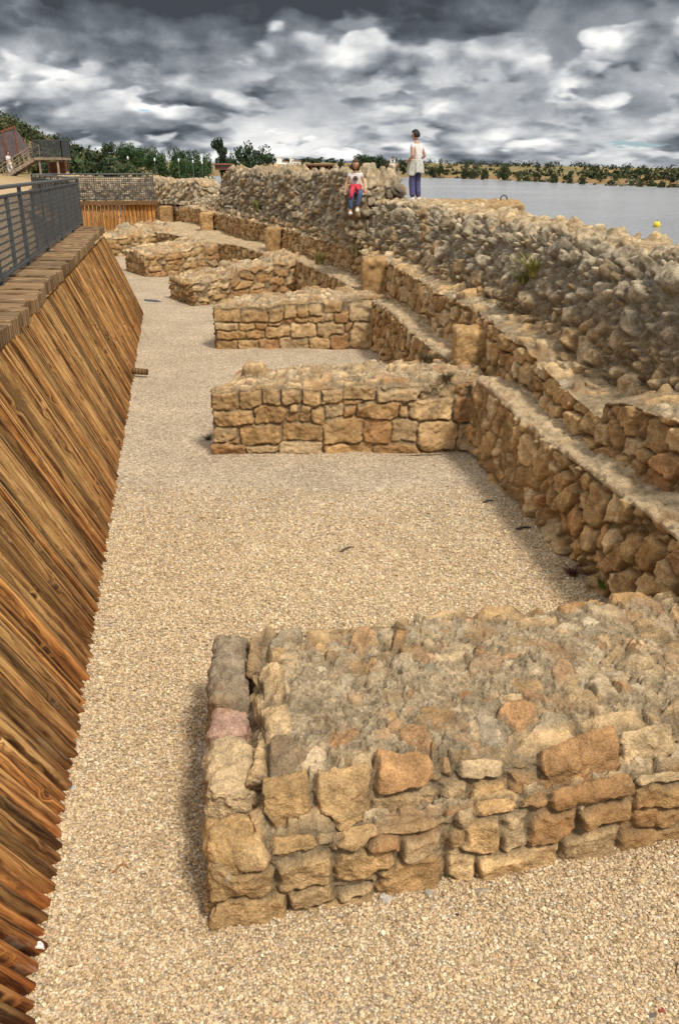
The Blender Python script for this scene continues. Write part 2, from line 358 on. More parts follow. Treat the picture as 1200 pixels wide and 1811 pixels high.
def block(name, parent, plan, zt, res, seed, z0=-.06, cob=.10, r=.05, rects=None, size=(.34, .3, .19), joint=.03, depth=.05, prot=.035, rough=.012,
          face_mortar=-1.0, top_stops=None, face_stops=(RUST, OCH, PALE, OCH), dome=.05, topsize=(.19, .17, .15), top_mortar=-.005, topprot=.10, mtr=M_STONE, skip=None, lean=0.0, edge=.05, topamp=.02, mc0=MORT):
    """a masonry block: plan = front-left, front-right, back-right, back-left; zt = heights there"""
    A, B, C_, D_ = [np.array(p, float) for p in plan]
    L, W, Hh = np.linalg.norm(B - A), np.linalg.norm(D_ - A), float(np.mean(zt)) - z0
    P, Nn, F = rbox(L, W, Hh, res, r)
    Pw = P + np.stack([fbm(P, 3.1, 2, seed + 31), fbm(P, 3.1, 2, seed + 32), fbm(P, 3.1, 2, seed + 33)], 1) * .035 + seed * 3.17
    solo = size[0] >= .9                                   # one squared stone
    if solo: bd, ID, Q = np.full(len(P), 1., np.float32), np.full(len(P), 77 + seed, np.uint32), np.zeros((len(P), 3), np.float32)
    else: bd, ID, Q = cells(Pw, size, seed=seed)
    de = np.minimum(np.minimum(P[:, 0], L - P[:, 0]), np.minimum(P[:, 1], W - P[:, 1]))
    if rects:
        Pr = P + np.stack([fbm(P, 6, 3, seed + 41), 0 * P[:, 0], fbm(P, 6, 3, seed + 42)], 1) * .018
        zq = np.minimum(Pr[:, 2], Hh - .03) + z0
        b2, I2, Q2 = rect_cells(Pr[:, 0], zq, rects)
        reach = .05 + .12 * hf(I2, 9)
        m = (P[:, 1] < W * .6) & (P[:, 1] < reach) & (Nn[:, 1] < .3)
        b2 = np.where(P[:, 1] > .05, np.minimum(b2, reach - P[:, 1]), b2)
        bd = np.where(m, b2, bd); ID = np.where(m, I2, ID); Q = np.where(m[:, None], Q2, Q)
    else: m = P[:, 0] < -9
    keep = np.ones(len(P)) if solo else np.where(m, 1.0, 1 - ssm(.05 + .16 * hf(ID, 9), .09 + .17 * hf(ID, 9), de))
    fm = face_mortar
    h, c = stonework(P, bd, ID, Q, joint, depth, prot, .12, rough, fm, seed, face_stops)
    # ragged rubble top
    bt, IT, QT = cells(Pw, topsize, (.9, .9, .8), seed + 3, 2, .35)
    dd = np.linalg.norm(QT, axis=1) / (max(topsize) * .6)
    lift = topprot * (hf(IT, 1) - .42)
    bs, IS, QS = cells(Pw + 7.7, (cob, cob * .9, cob * .75), (.95, .95, .9), seed + 6, 2, .4)        # cobbles between the larger stones
    ht, ct = stonework(P, bt, IT, QT, .018, .05, 0, .35, .012, -1, seed + 4, top_stops or (OCH, PALE, GREY, PALE, RUST * .9 + .05, PALE))
    ht = ht + lift
    hs2, cs2 = stonework(P, bs, IS, QS, .012, .035, 0, .4, .008, -1, seed + 5, (GREY, OCH, PALE * .9, GREY * .8, RUST, GREY * 1.2)); hs2 = hs2 + .040 * (hf(IS, 1) - .60)
    k2 = ssm(-.003, .004, hs2 - ht); ht = np.maximum(ht, hs2); ct = ct * (1 - k2)[:, None] + cs2 * k2[:, None]
    gr = fbm(P, 38, 3, seed + 9); mh = top_mortar + topamp * fbm(P, 3, 3, seed + 8) + .012 * gr + .016 * ssm(.35, .7, fbm(P, 24, 2, seed + 15)) + .006 * fbm(P, 75, 2, seed + 10)
    mh = mh - .016 * np.exp(-((ht - mh) / .010) ** 2)
    k = ssm(-.003, .005, mh - ht); ht = np.maximum(ht, mh)
    mc = mc0 * (.88 + .25 * gr + .20 * fbm(P, 24, 3, seed + 12) + .16 * fbm(P, 5, 2, seed + 13))[:, None]
    ct = ct * (1 - k)[:, None] + mc * k[:, None]
    w = ssm(.45, .85, Nn[:, 2]) * (1 - keep)
    hh = h * (1 - w) + ht * w; cc = c * (1 - w)[:, None] + ct * w[:, None]
    P2 = P + Nn * hh[:, None]
    s, t = P2[:, 0] / L, P2[:, 1] / W
    z = P2[:, 2] / Hh
    ztop = (zt[0] * (1 - s) + zt[1] * s) * (1 - t) + (zt[3] * (1 - s) + zt[2] * s) * t
    sc, tc = np.clip(s, 0, 1), np.clip(t, 0, 1)
    ztop = ztop + dome * np.sqrt(np.clip(16 * sc * (1 - sc) * tc * (1 - tc), 0, 1)) + edge * fbm(np.stack([P[:, 0], P[:, 1], 0 * P[:, 0]], 1), 1.9, 3, seed + 20)
    Z = z0 + z * (ztop - z0)
    t = t + lean * z
    XY = (A[None] * (1 - s)[:, None] + B[None] * s[:, None]) * (1 - t)[:, None] + (D_[None] * (1 - s)[:, None] + C_[None] * s[:, None]) * t[:, None]
    return mk(name, np.concatenate([XY, Z[:, None]], 1), F, mtr, parent, {'Col': np.clip(cc, .01, .9)})

# photograph measurements: pixel -> point on the vertical plane through A-B, as (s, z)
TH = math.atan(607 / 1500); CT, ST = math.cos(TH), math.sin(TH)
def ray(u, v):
    a, b = (u - 600) / 1500, (v - 905.5) / 1500
    return np.array([a, CT - b * ST, -ST - b * CT])
def at_z(u, v, z):
    d = ray(u, v); t = (z - H) / d[2]; return (d[0] * t, d[1] * t)
def at_y(u, v, y):
    d = ray(u, v); t = y / d[1]; return (d[0] * t, y, H + d[2] * t)
def on_face(A, B, rects, org, sc):
    A, B = np.array(A, float), np.array(B, float); e = (B - A) / np.linalg.norm(B - A); nrm = np.array([-e[1], e[0]]); out = []
    def p(u, v):
        d = ray(u, v); t = (A @ nrm) / (d[:2] @ nrm); q = d * t; return (q[:2] - A) @ e, H + q[2]
    for (x0, x1, y0, y1) in rects:
        um, vm = org[0] + (x0 + x1) / 2 / sc, org[1] + (y0 + y1) / 2 / sc
        s0, _ = p(org[0] + x0 / sc, vm); s1, _ = p(org[0] + x1 / sc, vm); _, z1 = p(um, org[1] + y0 / sc); _, z0 = p(um, org[1] + y1 / sc)
        out.append((s0, s1, z0, z1))
    return out

#@@SETTING
# ------------------------------------------------------------------ the setting: gravel floor, terrain, lake
def interp(xs, ys):
    xs, ys = np.array(xs, float), np.array(ys, float)
    def f(x):
        x = np.asarray(x, float); k = .6      # softly rounded polyline
        return (np.interp(x - k, xs, ys) + 2 * np.interp(x, xs, ys) + np.interp(x + k, xs, ys)) / 4
    return f
L1 = interp([0, 6.5, 8.8, 10.6, 16.8, 20, 25, 28, 31, 36, 42, 50], [3.15, 2.22, 1.90, 1.63, .73, .12, -1.2, -2.5, -4.1, -7.0, -11.0, -17])
L2 = interp([0, 6.5, 10, 14, 18, 23, 28, 33, 39, 45, 52], [3.52, 2.58, 2.07, 1.50, .92, -.10, -1.85, -3.7, -5.9, -9.3, -13.5])
WB = lambda y: -.83 - .19 * y                    # foot of the plank wall
FENCE_END = (-6.2, 21.4); FENCE_BACK = (-12.6, 37.5); PAL_END = (-7.9, 38.6)
LAKE = .9

yy = np.concatenate([np.arange(1.0, 12, .06), np.arange(12, 46, .25)]); xx = np.concatenate([np.arange(-16, -4, .5), np.arange(-4, 4.0, .06)])
Xg, Yg = np.meshgrid(xx, yy); V = np.stack([Xg.ravel(), Yg.ravel(), 0 * Xg.ravel()], 1)
V[:, 2] = .02 * fbm(V, .8, 3, 5) + .008 * fbm(V, 4, 3, 6)
V[:, 2] += .05 * np.exp(-np.maximum(V[:, 0] - WB(V[:, 1]), 0) / .25) - .01
tag(mk('gravel_floor', V, gridF(len(yy), len(xx)), M_GRAV), kind='structure')

def land_height(X, Y):
    r = np.hypot(X, Y) + 1e-6; u = 600 + 1500 * X / np.maximum(Y, 1) / 1.078
    xl = np.interp(Y, [0, 40, 50, 120, 258, 330], [-6, -9, -13, -26, -46, -62])
    yf = np.interp(u, [-600, 320, 380, 680, 760, 900, 1050, 1200, 1500], [320, 320, 330, 295, 268, 192, 142, 117, 95])
    dl = xl - X; df = (Y - yf) * np.interp(u, [680, 1200], [1, .85])
    n = fbm(np.stack([X, Y, 0 * X], 1), .03, 4, 3) * 4
    left = -.3 + 3.0 * ssm(-1, 5, dl + .3 * n)
    left = np.where(dl > 0, np.maximum(left, 2.08 * ssm(0, 3, dl)), left)
    left = left * 0 + np.where(dl > -3, (.2 + 1.9 * ssm(-2, 3, dl + .2 * n)) + .9 * ssm(45, 75, Y) * ssm(0, 12, dl), 0.0)
    vt = np.interp(u, [-200, 200, 300, 400, 550, 650, 750, 900, 1060, 1200, 1500], [290, 290, 291, 290, 287, 289, 287, 292, 301, 306, 309])
    rt = yf + 250; ztop = 3.4 + rt * (298 - vt) / 1744
    far = .3 + 1.3 * ssm(-2, 7, df + n * .6) + (ztop - 1.6) * ssm(5, 250, df) + np.where(df > 0, fbm(np.stack([X, Y, 0 * X], 1), .012, 3, 8) * .8 * ssm(10, 120, df), 0)
    z = np.maximum(left, np.where(df > -4, far, 0.0))
    a = np.degrees(np.arctan2(X, Y))
    hill = 9.3 * ssm(-13.5, -23.5, a) * ssm(95, 185, r) + 1.2 * ssm(-7, -12, a) * ssm(110, 200, r)
    z = z + np.where(df < 400, hill, hill * .8) * (1 + .16 * fbm(np.stack([X, Y, 0 * X], 1), .03, 3, 4))
    # the excavated trench
    xw = np.where(Y < 21.4, -3.25 - .195 * (Y - 8.5) , np.interp(Y, [21.4, 37.5], [-6.0, -12.7])) - .22
    tr = (X > xw) & (Y < 39.2) & (X < 2.5)
    xr = L2(np.clip(Y, 2, 52)) + .5
    tr = tr | ((X > xw) & (X > np.where(Y < 52, xr - 8, 1e9)) & (Y < 39.2))
    near_right = (X > xr - .2) & (Y < 52)
    z = np.where(tr, -.5, z); z = np.where(near_right & (X > 0 - 14), -.5, z)
    return z
def axis(parts): return np.unique(np.concatenate(parts))
gx = axis([np.geomspace(40, 7000, 60) * -1, np.arange(-40, -16, .8), np.arange(-16, 4, .3), np.arange(4, 60, 2.0), np.arange(60, 260, 5), np.geomspace(260, 7000, 40)])
gy = axis([np.arange(1, 52, .3), np.arange(52, 130, 1.2), np.arange(130, 420, 3.5), np.geomspace(420, 7000, 50)])
Xg, Yg = np.meshgrid(gx, gy); V = np.stack([Xg.ravel(), Yg.ravel(), land_height(Xg.ravel(), Yg.ravel())], 1)
V[:, 2] += np.where(V[:, 2] > .5, .05 * fbm(V * [1, 1, 0], .7, 3, 77), 0)
m, K = mat('terrain'); o = objco(K)
n1 = K.noise(o, .05, 6, .62); n2 = K.noise(o, .9, 6, .7); n3 = K.noise(o, .012, 4, .6)
c = K.ramp(K.m('ADD', K.m('MULTIPLY', n1, .6), K.m('MULTIPLY', n2, .4)), [(.30, (.075, .085, .032)), (.43, (.17, .145, .06)), (.52, (.25, .185, .085)), (.66, (.33, .255, .13))])
sand = K.mr(K.n('ShaderNodeVectorMath', {0: o, 1: (-8, 30, 2)}, operation='DISTANCE').outputs['Value'], 26, 60, 1, 0)
c = K.mix(sand, c, K.ramp(n2, [(.3, (.34, .235, .13)), (.7, (.52, .39, .24))]))
zz = K.n('ShaderNodeSeparateXYZ', {0: o}).outputs[2]
bank = K.m('MULTIPLY', K.mr(zz, 1.0, 2.3, 1, 0), K.m('SUBTRACT', 1.0, sand)); c = K.mix(K.m('MULTIPLY', bank, .75), c, (.27, .165, .08, 1))
finish(m, K, c, .95, n2, .6, .15, spec=.1)
tag(mk('terrain', V, gridF(len(gy), len(gx)), m), kind='structure')

# lake: one sheet on the water side of the dam
lp = [(L2(y) + 1.35, y) for y in np.arange(2, 50, 1.5)] + [(-14, 54), (-60, 150), (-90, 420), (900, 420), (900, 2)]
m, K = mat('lake_water'); o = objco(K)
wv = K.n('ShaderNodeVectorMath', {0: o, 1: (1, .8, 1)}, operation='MULTIPLY').outputs[0]
w1 = K.noise(wv, 2.2, 5, .65, .4); w2 = K.noise(wv, .45, 5, .65, .3); w3 = K.noise(wv, .05, 3, .5)
rip = K.m('ADD', w1, K.m('MULTIPLY', w2, 1.5))
c = K.mix(K.mr(w3, .35, .65), (.27, .285, .30, 1), (.34, .355, .37, 1))
finish(m, K, c, .16, rip, 1.0, .30, spec=.6)
bm = bmesh.new(); bm.faces.new([bm.verts.new((x, y, LAKE)) for x, y in lp]); bmesh.ops.triangulate(bm, faces=bm.faces[:])
me = bpy.data.meshes.new('water'); bm.to_mesh(me); bm.free(); me.materials.append(m)
w = bpy.data.objects.new('water', me); col.objects.link(w); tag(w, kind='structure')
if me.polygons[0].normal.z < 0: me.flip_normals()

# far mountains: distance haze is painted into their blue base colour
M_MT = plain('mountain_haze_blue', (.085, .115, .14), .95, .2, .004, 0)
def mountain(u0, u1, prof, y):
    us = np.linspace(u0, u1, 40); v = np.interp(us, *zip(*prof)); rows = []
    for k, (dy, fz) in enumerate(((-500, 0), (-220, .6), (0, 1), (300, .55), (600, 0))):
        for u, vv in zip(us, v):
            X = (u - 600) / 1500 * y / 1.078; zt = 3.4 + (298 - vv) * y / 1744
            rows.append((X, y + dy, lerp(-20, zt + (fz > .9) * 4 * math.sin(u * .9), fz)))
    tag(mk('mountain', rows, gridF(5, 40), M_MT), kind='structure')
mountain(900, 1080, [(900, 305), (935, 294), (960, 293), (985, 291), (1010, 295), (1040, 299), (1080, 306)], 4600)
mountain(1090, 1320, [(1090, 306), (1130, 301), (1165, 298), (1200, 298), (1260, 299), (1320, 306)], 4200)
mountain(470, 700, [(470, 296), (520, 279), (560, 280), (600, 284), (640, 286), (700, 295)], 3600)

#@@WALLS
# ------------------------------------------------------------------ cross walls (masonry stubs)
# 1 nearest
A1, B1 = (-.63, 3.03), (2.75, 3.87)
t1 = thing('ruined_cross_wall', 'nearest broad rubble-topped cross wall filling the lower right foreground', 'stone wall', (1.0, 4.0, 0), 'ruined cross walls in the gravel trench')
r5 = [(50, 385, 475, 650), (80, 455, 630, 800), (395, 655, 420, 570), (460, 665, 575, 660), (660, 955, 395, 530), (665, 840, 570, 635), (665, 1000, 535, 575), (980, 1200, 325, 435), (480, 830, 650, 720),
      (850, 1200, 450, 600), (190, 400, 390, 480)]
r5t = [(320, 575, 90, 440), (590, 875, 120, 400), (870, 1230, 50, 225), (855, 1230, 215, 325), (590, 700, 330, 410), (800, 980, 330, 400)]
r6 = [(0, 60, 475, 590), (62, 150, 470, 560), (120, 310, 440, 600), (325, 450, 400, 580), (430, 700, 400, 570), (700, 970, 365, 485), (970, 1200, 385, 490), (195, 600, 580, 750), (0, 170, 600, 750), (590, 900, 490, 640), (900, 1300, 470, 610)]
r6t = [(0, 195, 330, 460), (140, 380, 180, 320), (200, 400, 320, 415), (410, 560, 250, 380), (580, 1000, 90, 350), (1000, 1250, 60, 270), (980, 1250, 270, 380), (700, 960, 340, 390), (0, 130, 190, 320)]
RB = on_face(A1, B1, r5, (340, 1350), 2.609) + on_face(A1, B1, r6, (780, 1300), 2.857)
RT = on_face(A1, B1, r5t, (340, 1350), 2.609) + on_face(A1, B1, r6t, (780, 1300), 2.857)
RALL = RB + RT
block('lower_courses', t1, [A1, B1, (2.5, 5.3), (-.84, 4.82)], (.40, .42, .44, .46), .0075, 11, r=.045, rects=RALL, depth=.055, joint=.03, dome=0, topprot=.06, edge=.03)
sh = .24
RUP = [(a - sh, b - sh, c, d) for a, b, c, d in RALL]
eA = np.array(B1) - np.array(A1); eA /= np.linalg.norm(eA); A1u = np.array(A1) + eA * sh + np.array([-.01, .035])
block('rubble_core', t1, [A1u, np.array(B1) + [0, .03], (2.5, 5.22), (-.56, 4.6)], (.60, .53, .66, .68), .0065, 12, r=.085, rects=RUP, depth=.06, joint=.035, prot=.05, dome=.02, topprot=.075, topsize=(.21, .19, .15), edge=.04, topamp=.03, lean=.11, top_stops=(GREY, OCH * .9, PALE * .85, GREY * .8, RUST, GREY * 1.15), mc0=np.array([.36, .28, .18]))
# low upright stones along its free end
for i, (y0, y1, zt, cst) in enumerate([(4.12, 4.86, .55, np.array([.32, .25, .17])), (3.80, 4.11, .55, np.array([.40, .255, .19])), (3.36, 3.79, .55, PALE * .85), (3.1, 3.34, .45, OCH)]):
    xa = lambda y: -.63 - .118 * (y - 3.03)
    block('edge_stone', t1, [(xa(y0) + .0, y0), (xa(y0) + .25, y0 + .03), (xa(y1) + .25, y1), (xa(y1), y1)], (zt,) * 4, .008, 40 + i, z0=.2, r=.06, size=(.9, .9, .9), joint=.01, depth=.01,
          prot=.02, rough=.016, dome=.02, topsize=(.9, .9, .9), top_mortar=-.2, topprot=.02, face_stops=(cst, cst * 1.05, cst * .9), top_stops=(cst, cst * 1.1, cst), edge=.02)
# 2
S2 = [(55, 155, 192, 268), (158, 243, 194, 255), (246, 318, 190, 250), (320, 392, 192, 242), (395, 470, 195, 240), (474, 558, 188, 240), (560, 690, 188, 238), (690, 850, 192, 236), (57, 210, 262, 322), (208, 335, 256, 325), (350, 395, 245, 280), (335, 385, 283, 322),
      (388, 432, 245, 322), (433, 490, 264, 325), (490, 555, 245, 297), (560, 612, 262, 297), (612, 770, 242, 303), (560, 640, 236, 262), (775, 810, 262, 300), (812, 985, 240, 322), (60, 145, 332, 395), (158, 318, 330, 410), (325, 475, 324, 395), (482, 635, 302, 402),
      (637, 745, 312, 410), (745, 850, 305, 395), (850, 1000, 322, 430), (60, 185, 400, 447), (185, 310, 410, 437), (310, 480, 400, 447), (480, 670, 404, 455), (670, 860, 412, 447), (985, 1080, 240, 330), (1000, 1080, 330, 430), (120, 160, 375, 405)]
A2, B2 = (-1.66, 10.40), (1.95, 10.5)
t2 = thing('ruined_cross_wall', 'second nearest cross wall with three neat courses of ochre blocks facing the camera', 'stone wall', (0, 11, 0), 'ruined cross walls in the gravel trench')
block('masonry', t2, [A2, B2, (1.75, 11.5), (-1.35, 11.35)], (.80, .92, .98, .86), .0125, 21, r=.05, rects=on_face(A2, B2, S2, (350, 600), 2.182), dome=.06, topprot=.09, joint=.026, depth=.05, edge=.05)
block('fallen_stone', t2, [(-1.28, 10.95), (-.98, 10.95), (-.95, 11.25), (-1.3, 11.25)], (.98,) * 4, .015, 27, z0=.70, r=.08, size=(.9, .9, .9), joint=.01, depth=.01, topsize=(.9, .9, .9), top_mortar=-.2, edge=.03, face_stops=(GREY, OCH, GREY), top_stops=(GREY, OCH, GREY))
# 3
S3 = [(500, 600, 380, 428), (600, 705, 385, 430), (705, 765, 378, 430), (768, 815, 380, 425), (815, 865, 385, 418), (867, 920, 375, 415), (918, 990, 370, 408), (505, 590, 428, 462), (592, 658, 432, 468), (655, 705, 428, 455), (705, 755, 432, 445), (757, 805, 427, 445), (806, 862, 420, 438),
      (863, 925, 417, 443), (925, 960, 410, 438), (960, 1020, 407, 448), (510, 623, 463, 500), (626, 690, 457, 497), (698, 790, 447, 492), (795, 890, 441, 497), (897, 1000, 440, 493), (1000, 1040, 445, 478), (510, 590, 502, 545), (590, 668, 502, 545), (670, 748, 498, 545), (750, 865, 498, 545),
      (865, 945, 499, 542), (945, 1015, 485, 542), (1025, 1115, 450, 540), (1020, 1115, 380, 448)]
A3, B3 = (-2.58, 17.35), (1.0, 17.2)
t3 = thing('ruined_cross_wall', 'third cross wall with four squared courses and a soft shadow at its free end', 'stone wall', (-.9, 18, 0), 'ruined cross walls in the gravel trench')
block('masonry', t3, [A3, B3, (.7, 18.7), (-2.35, 18.55)], (.78, .98, 1.06, .82), .02, 31, r=.05, rects=on_face(A3, B3, S3, (150, 370), 2.182), dome=.08, topprot=.10, joint=.028, depth=.05, edge=.05)
# 4, 5, 6
t4 = thing('ruined_cross_wall', 'low broken cross wall of loose stones, fourth along the trench beyond the dark slate', 'stone wall', (-3, 25, 0), 'ruined cross walls in the gravel trench')
block('masonry', t4, [(-3.9, 23.15), (-.9, 25.3), (-1.7, 26.7), (-4.85, 24.75)], (.52, .95, 1.0, .56), .027, 51, r=.07, size=(.5, .42, .17), dome=.10, topprot=.22, topsize=(.34, .3, .24), joint=.022, depth=.07, edge=.10)
t5 = thing('ruined_cross_wall', 'cross wall with a squared free end, fifth along, just past the end of the planks', 'stone wall', (-5.6, 31, 0), 'ruined cross walls in the gravel trench')
block('masonry', t5, [(-6.45, 29.2), (-4.2, 31.2), (-5.3, 33.0), (-7.6, 31.25)], (.72, .95, 1.0, .78), .03, 61, r=.06, size=(.55, .45, .21), dome=.08, topprot=.16, topsize=(.34, .3, .24), joint=.022, depth=.06, edge=.07)
t6 = thing('ruined_cross_wall', 'farthest low cross wall in front of the log palisade', 'stone wall', (-8.6, 37, 0), 'ruined cross walls in the gravel trench')
block('masonry', t6, [(-10.0, 36.2), (-6.6, 37.2), (-7.6, 38.4), (-10.6, 37.6)], (.72, .95, 1.15, .8), .04, 71, r=.08, size=(.55, .45, .21), dome=.14, topprot=.24, topsize=(.36, .3, .24), joint=.022, depth=.07, edge=.10)

# ------------------------------------------------------------------ dam: stepped terraces, rubble face, crest
td = thing('dam_wall', 'long stepped ancient dam wall climbing from the gravel to the crest on the right', 'dam', (2, 10, 0))
def stations(y0, y1, k=.0015, mn=.0105):
    ys = [y0]
    while ys[-1] < y1: ys.append(ys[-1] + max(mn, k * ys[-1]))
    return np.array(ys)
def sweep(name, y0, y1, prof, res, style, mtr, k=.0015, mn=.0105, base=L1, smooth=2):
    ys = stations(y0, y1, k, mn); x = base(ys); dx = np.gradient(x, ys); ln = np.hypot(1, dx); tx, ty = dx / ln, 1 / ln
    s = np.concatenate([[0], np.cumsum(np.hypot(np.diff(x), np.diff(ys)))])
    keys = np.array([prof(y) for y in ys])               # (n, K, 2)
    mean = keys[len(keys) // 4]; seg = np.linalg.norm(np.diff(mean, axis=0), axis=1); cnt = np.maximum(2, (seg / res).astype(int))
    par = np.concatenate([np.linspace(i, i + 1, c_, endpoint=False) for i, c_ in enumerate(cnt)] + [[len(seg)]])
    i0 = np.minimum(par.astype(int), len(seg) - 1); ft = (par - i0)[None, :, None]
    G = keys[:, i0] * (1 - ft) + keys[:, i0 + 1] * ft     # (n, m, 2)
    for _ in range(smooth): G[:, 1:-1] = G[:, 1:-1] * .5 + G[:, :-2] * .25 + G[:, 2:] * .25
    n, mm = G.shape[:2]
    T = np.gradient(G, axis=1); T /= np.maximum(np.linalg.norm(T, axis=2, keepdims=True), 1e-9)
    Nd, Nz = -T[..., 1], T[..., 0]                        # outward = left/up of the profile direction
    d, z = G[..., 0].ravel(), G[..., 1].ravel(); S = np.repeat(s, mm); Y = np.repeat(ys, mm)
    P = np.stack([d, S, z], 1); h, c = style(P, Y, Nd.ravel(), Nz.ravel())
    d2, z2 = d + Nd.ravel() * h, z + Nz.ravel() * h
    V = np.stack([np.repeat(x, mm) + d2 * np.repeat(ty, mm), Y - d2 * np.repeat(tx, mm), z2], 1)
    return mk(name, V, gridF(n, mm)[:, ::-1], mtr, td, {'Col': np.clip(c, .01, .9)})
def wv(y, seed, amp, fr=1.0): return amp * fbm(np.array([[y * fr, seed * 3.3, 0]]), 1.0, 2, seed)[0]
W1 = lambda y: float(L2(y) - L1(y))
Z1 = lambda y: .98 + .03 * math.sin(y * 1.3) - (.10 if 10.3 < y < 11.6 else 0) + wv(y, 5, .03, .9)
def p_low(y):
    zt = Z1(y); bk = .03 * math.sin(y * .9); w_ = W1(y) + .25
    return [(-.03, -.08), (-.01 + bk * .3, .35), (0 + bk * .3, zt - .04), (.05, zt), (w_ * .6, zt + .02), (w_, zt + .04)]
def warp3(P, a, f, seed): return P + np.stack([fbm(P, f, 2, seed), fbm(P, f, 2, seed + 1), fbm(P, f, 2, seed + 2)], 1) * a
def st_low(P, Y, Nd, Nz):
    Pw = warp3(P, .05, 2.4, 301)
    ang = Pw.copy(); ang[:, 1] = Pw[:, 1] + .45 * Pw[:, 2]
    bd, ID, Q = cells(ang, (.6, .24, .24), (.8, .95, .8), 301, 3, .4)
    near = ssm(8.1, 7.5, Y) + ssm(12, 14, Y)
    fill = -.035 + .03 * fbm(P, 1.6, 3, 305) - .05 * near
    h, c = stonework(P, bd, ID, Q, .024, .055, .035, .12, .016, fill, 302, (RUST * 1.1, OCH * 1.1, PALE * 1.05, OCH, OCH * .9), OCH * .7)
    jn = near * (1 - ssm(0, .02, bd)) * .45; c = c * (1 - jn)[:, None]
    low = ssm(.40, .12, P[:, 2]) * (Nz < .4)
    h = h - .05 * low * (.5 + fbm(P, 4, 3, 309))
    ht = .02 * fbm(P, 3.5, 3, 311) + .012 * fbm(P, 20, 3, 312) + .006 * fbm(P, 60, 2, 313)
    b2, I2, Q2 = cells(warp3(P, .03, 4, 320), (.24, .3, .2), (.9, .9, .6), 321, 2, .3); fl = ssm(0, .02, b2) * .03 * (hf(I2, 1) > .55); ht = ht + fl
    w = ssm(.5, .85, Nz); ct = (MORT * 1.05)[None] * (1 + .15 * fbm(P, 12, 3, 314))[:, None] * (1 + (fl > .01) * .1)[:, None]
    return h * (1 - w) + ht * w, c * (1 - w)[:, None] + ct * w[:, None]
sweep('lower_terrace', 1.2, 46, p_low, .012, st_low, M_STONE)
def z2(y): return float(np.interp(y, [3, 6.0, 7.2, 7.45, 7.6, 9.3, 9.6, 11, 18, 24, 30, 46], [1.72, 1.66, 1.56, 1.5, 1.28, 1.40, 1.52, 1.62, 1.66, 1.62, 1.7, 1.75])) + wv(y, 15, .035, 1.6)
def p_up(y):
    w_ = W1(y); zt = z2(y); o_ = float(np.interp(y, [7.2, 7.45, 7.6, 9], [-.06, -.06, .03, 0])) + .03 * math.sin(2.2 * y)
    return [(w_ + o_ - .02, .80), (w_ + o_, 1.2), (w_ + o_ + .02, zt - .03), (w_ + o_ + .08, zt), (w_ + .45, zt + .08), (w_ + .85, zt + .2)]
def st_up(P, Y, Nd, Nz):
    Pw = warp3(P, .05, 2.2, 401)
    bd, ID, Q = cells(Pw, (.5, .29, .22), (.7, .9, .5), 402, 3, .4)
    fill = -.065 + .045 * fbm(P, 1.3, 3, 405)
    h, c = stonework(P, bd, ID, Q, .022, .07, .055, .16, .018, fill, 403, (OCH, OCH * 1.1, PALE * 1.05, OCH, RUST * 1.15), OCH * .55)
    b2, I2, Q2 = cells(warp3(P, .04, 4, 420), (.30, .34, .22), (.9, .9, .6), 421, 2, .3); 
    ht, c2 = stonework(P, b2, I2, Q2, .03, .05, .09, .3, .016, -.02, 424, (PALE, OCH, PALE, GREY, PALE), MORT * .85)
    w = ssm(.5, .85, Nz)
    return h * (1 - w) + ht * w, c * (1 - w)[:, None] + c2 * w[:, None]
sweep('upper_terrace', 1.2, 48, p_up, .013, st_up, M_STONE)
def ZC(y): return float(np.interp(y, [3, 8, 12, 19, 22, 25, 30, 48], [2.62, 2.66, 2.7, 2.72, 2.70, 2.45, 2.3, 2.2])) + wv(y, 25, .03, 1.1)
def F_(y): return float(np.interp(y, [6, 10, 18.5, 21, 34, 42], [.45, .34, .34, .10, .12, .4]))
def p_rub(y):
    w_ = W1(y); zt = z2(y); zc = ZC(y); f_ = F_(y)
    return [(w_ + min(.28, f_ - .02), zt - .05), (w_ + f_, zt + .12), (w_ + f_ + .17, lerp(zt, zc, .5)), (w_ + f_ + .34, zc - .16), (w_ + f_ + .55, zc - .01), (w_ + f_ + .8, zc + .03)]
def st_rub(P, Y, Nd, Nz):
    Pw = warp3(P, .06, 2.6, 501)
    bd, ID, Q = cells(Pw, (.27, .27, .215), (.95, .95, .8), 502, 2, .35)
    b3, I3, Q3 = cells(Pw, (.13, .13, .11), (.95, .95, .8), 512, 2, .35)
    big = hf(ID, 20) > .30
    bd = np.where(big, bd, np.minimum(b3, bd + .005)); ID = np.where(big, ID, I3); Q = np.where(big[:, None], Q, Q3)
    h, c = stonework(P, bd, ID, Q, .035, .10, .10, .40, .022, -.095, 503, (GREY, DGREY * 1.15, OCH * .75, GREY * 1.25, GREY * .8, GREY), DGREY)
    warm = ssm(2.1, 1.75, P[:, 2]) * .8
    c = c * (1 - warm)[:, None] + warm[:, None] * palette(ID, (OCH, PALE * .85, OCH * .8), 31) * (.35 + .65 * ssm(0, .03, bd))[:, None]
    tp = ssm(.80, .97, Nz) * .7
    ht = .02 * fbm(P, 4, 3, 511) + .01 * fbm(P, 22, 3, 512); h = h * (1 - .75 * tp) + ht * tp
    c = c * (1 - .6 * tp)[:, None] + (.6 * tp)[:, None] * PALE[None] * .9
    return h, c
sweep('rubble_face', 1.2, 48, p_rub, .014, st_rub, M_RUB, smooth=8)
def p_crest(y):
    w_ = W1(y); zc = ZC(y); wd = float(np.interp(y, [5, 12, 17, 19, 24, 30], [1.5, 1.5, 1.85, 1.95, 1.8, 1.6])); f_ = F_(y)
    return [(w_ + f_ + .50, zc - .20), (w_ + f_ + .72, zc), (w_ + wd - .2, zc + .03), (w_ + wd, zc - .05), (w_ + wd + .15, zc - .5), (w_ + wd + .5, .4)]
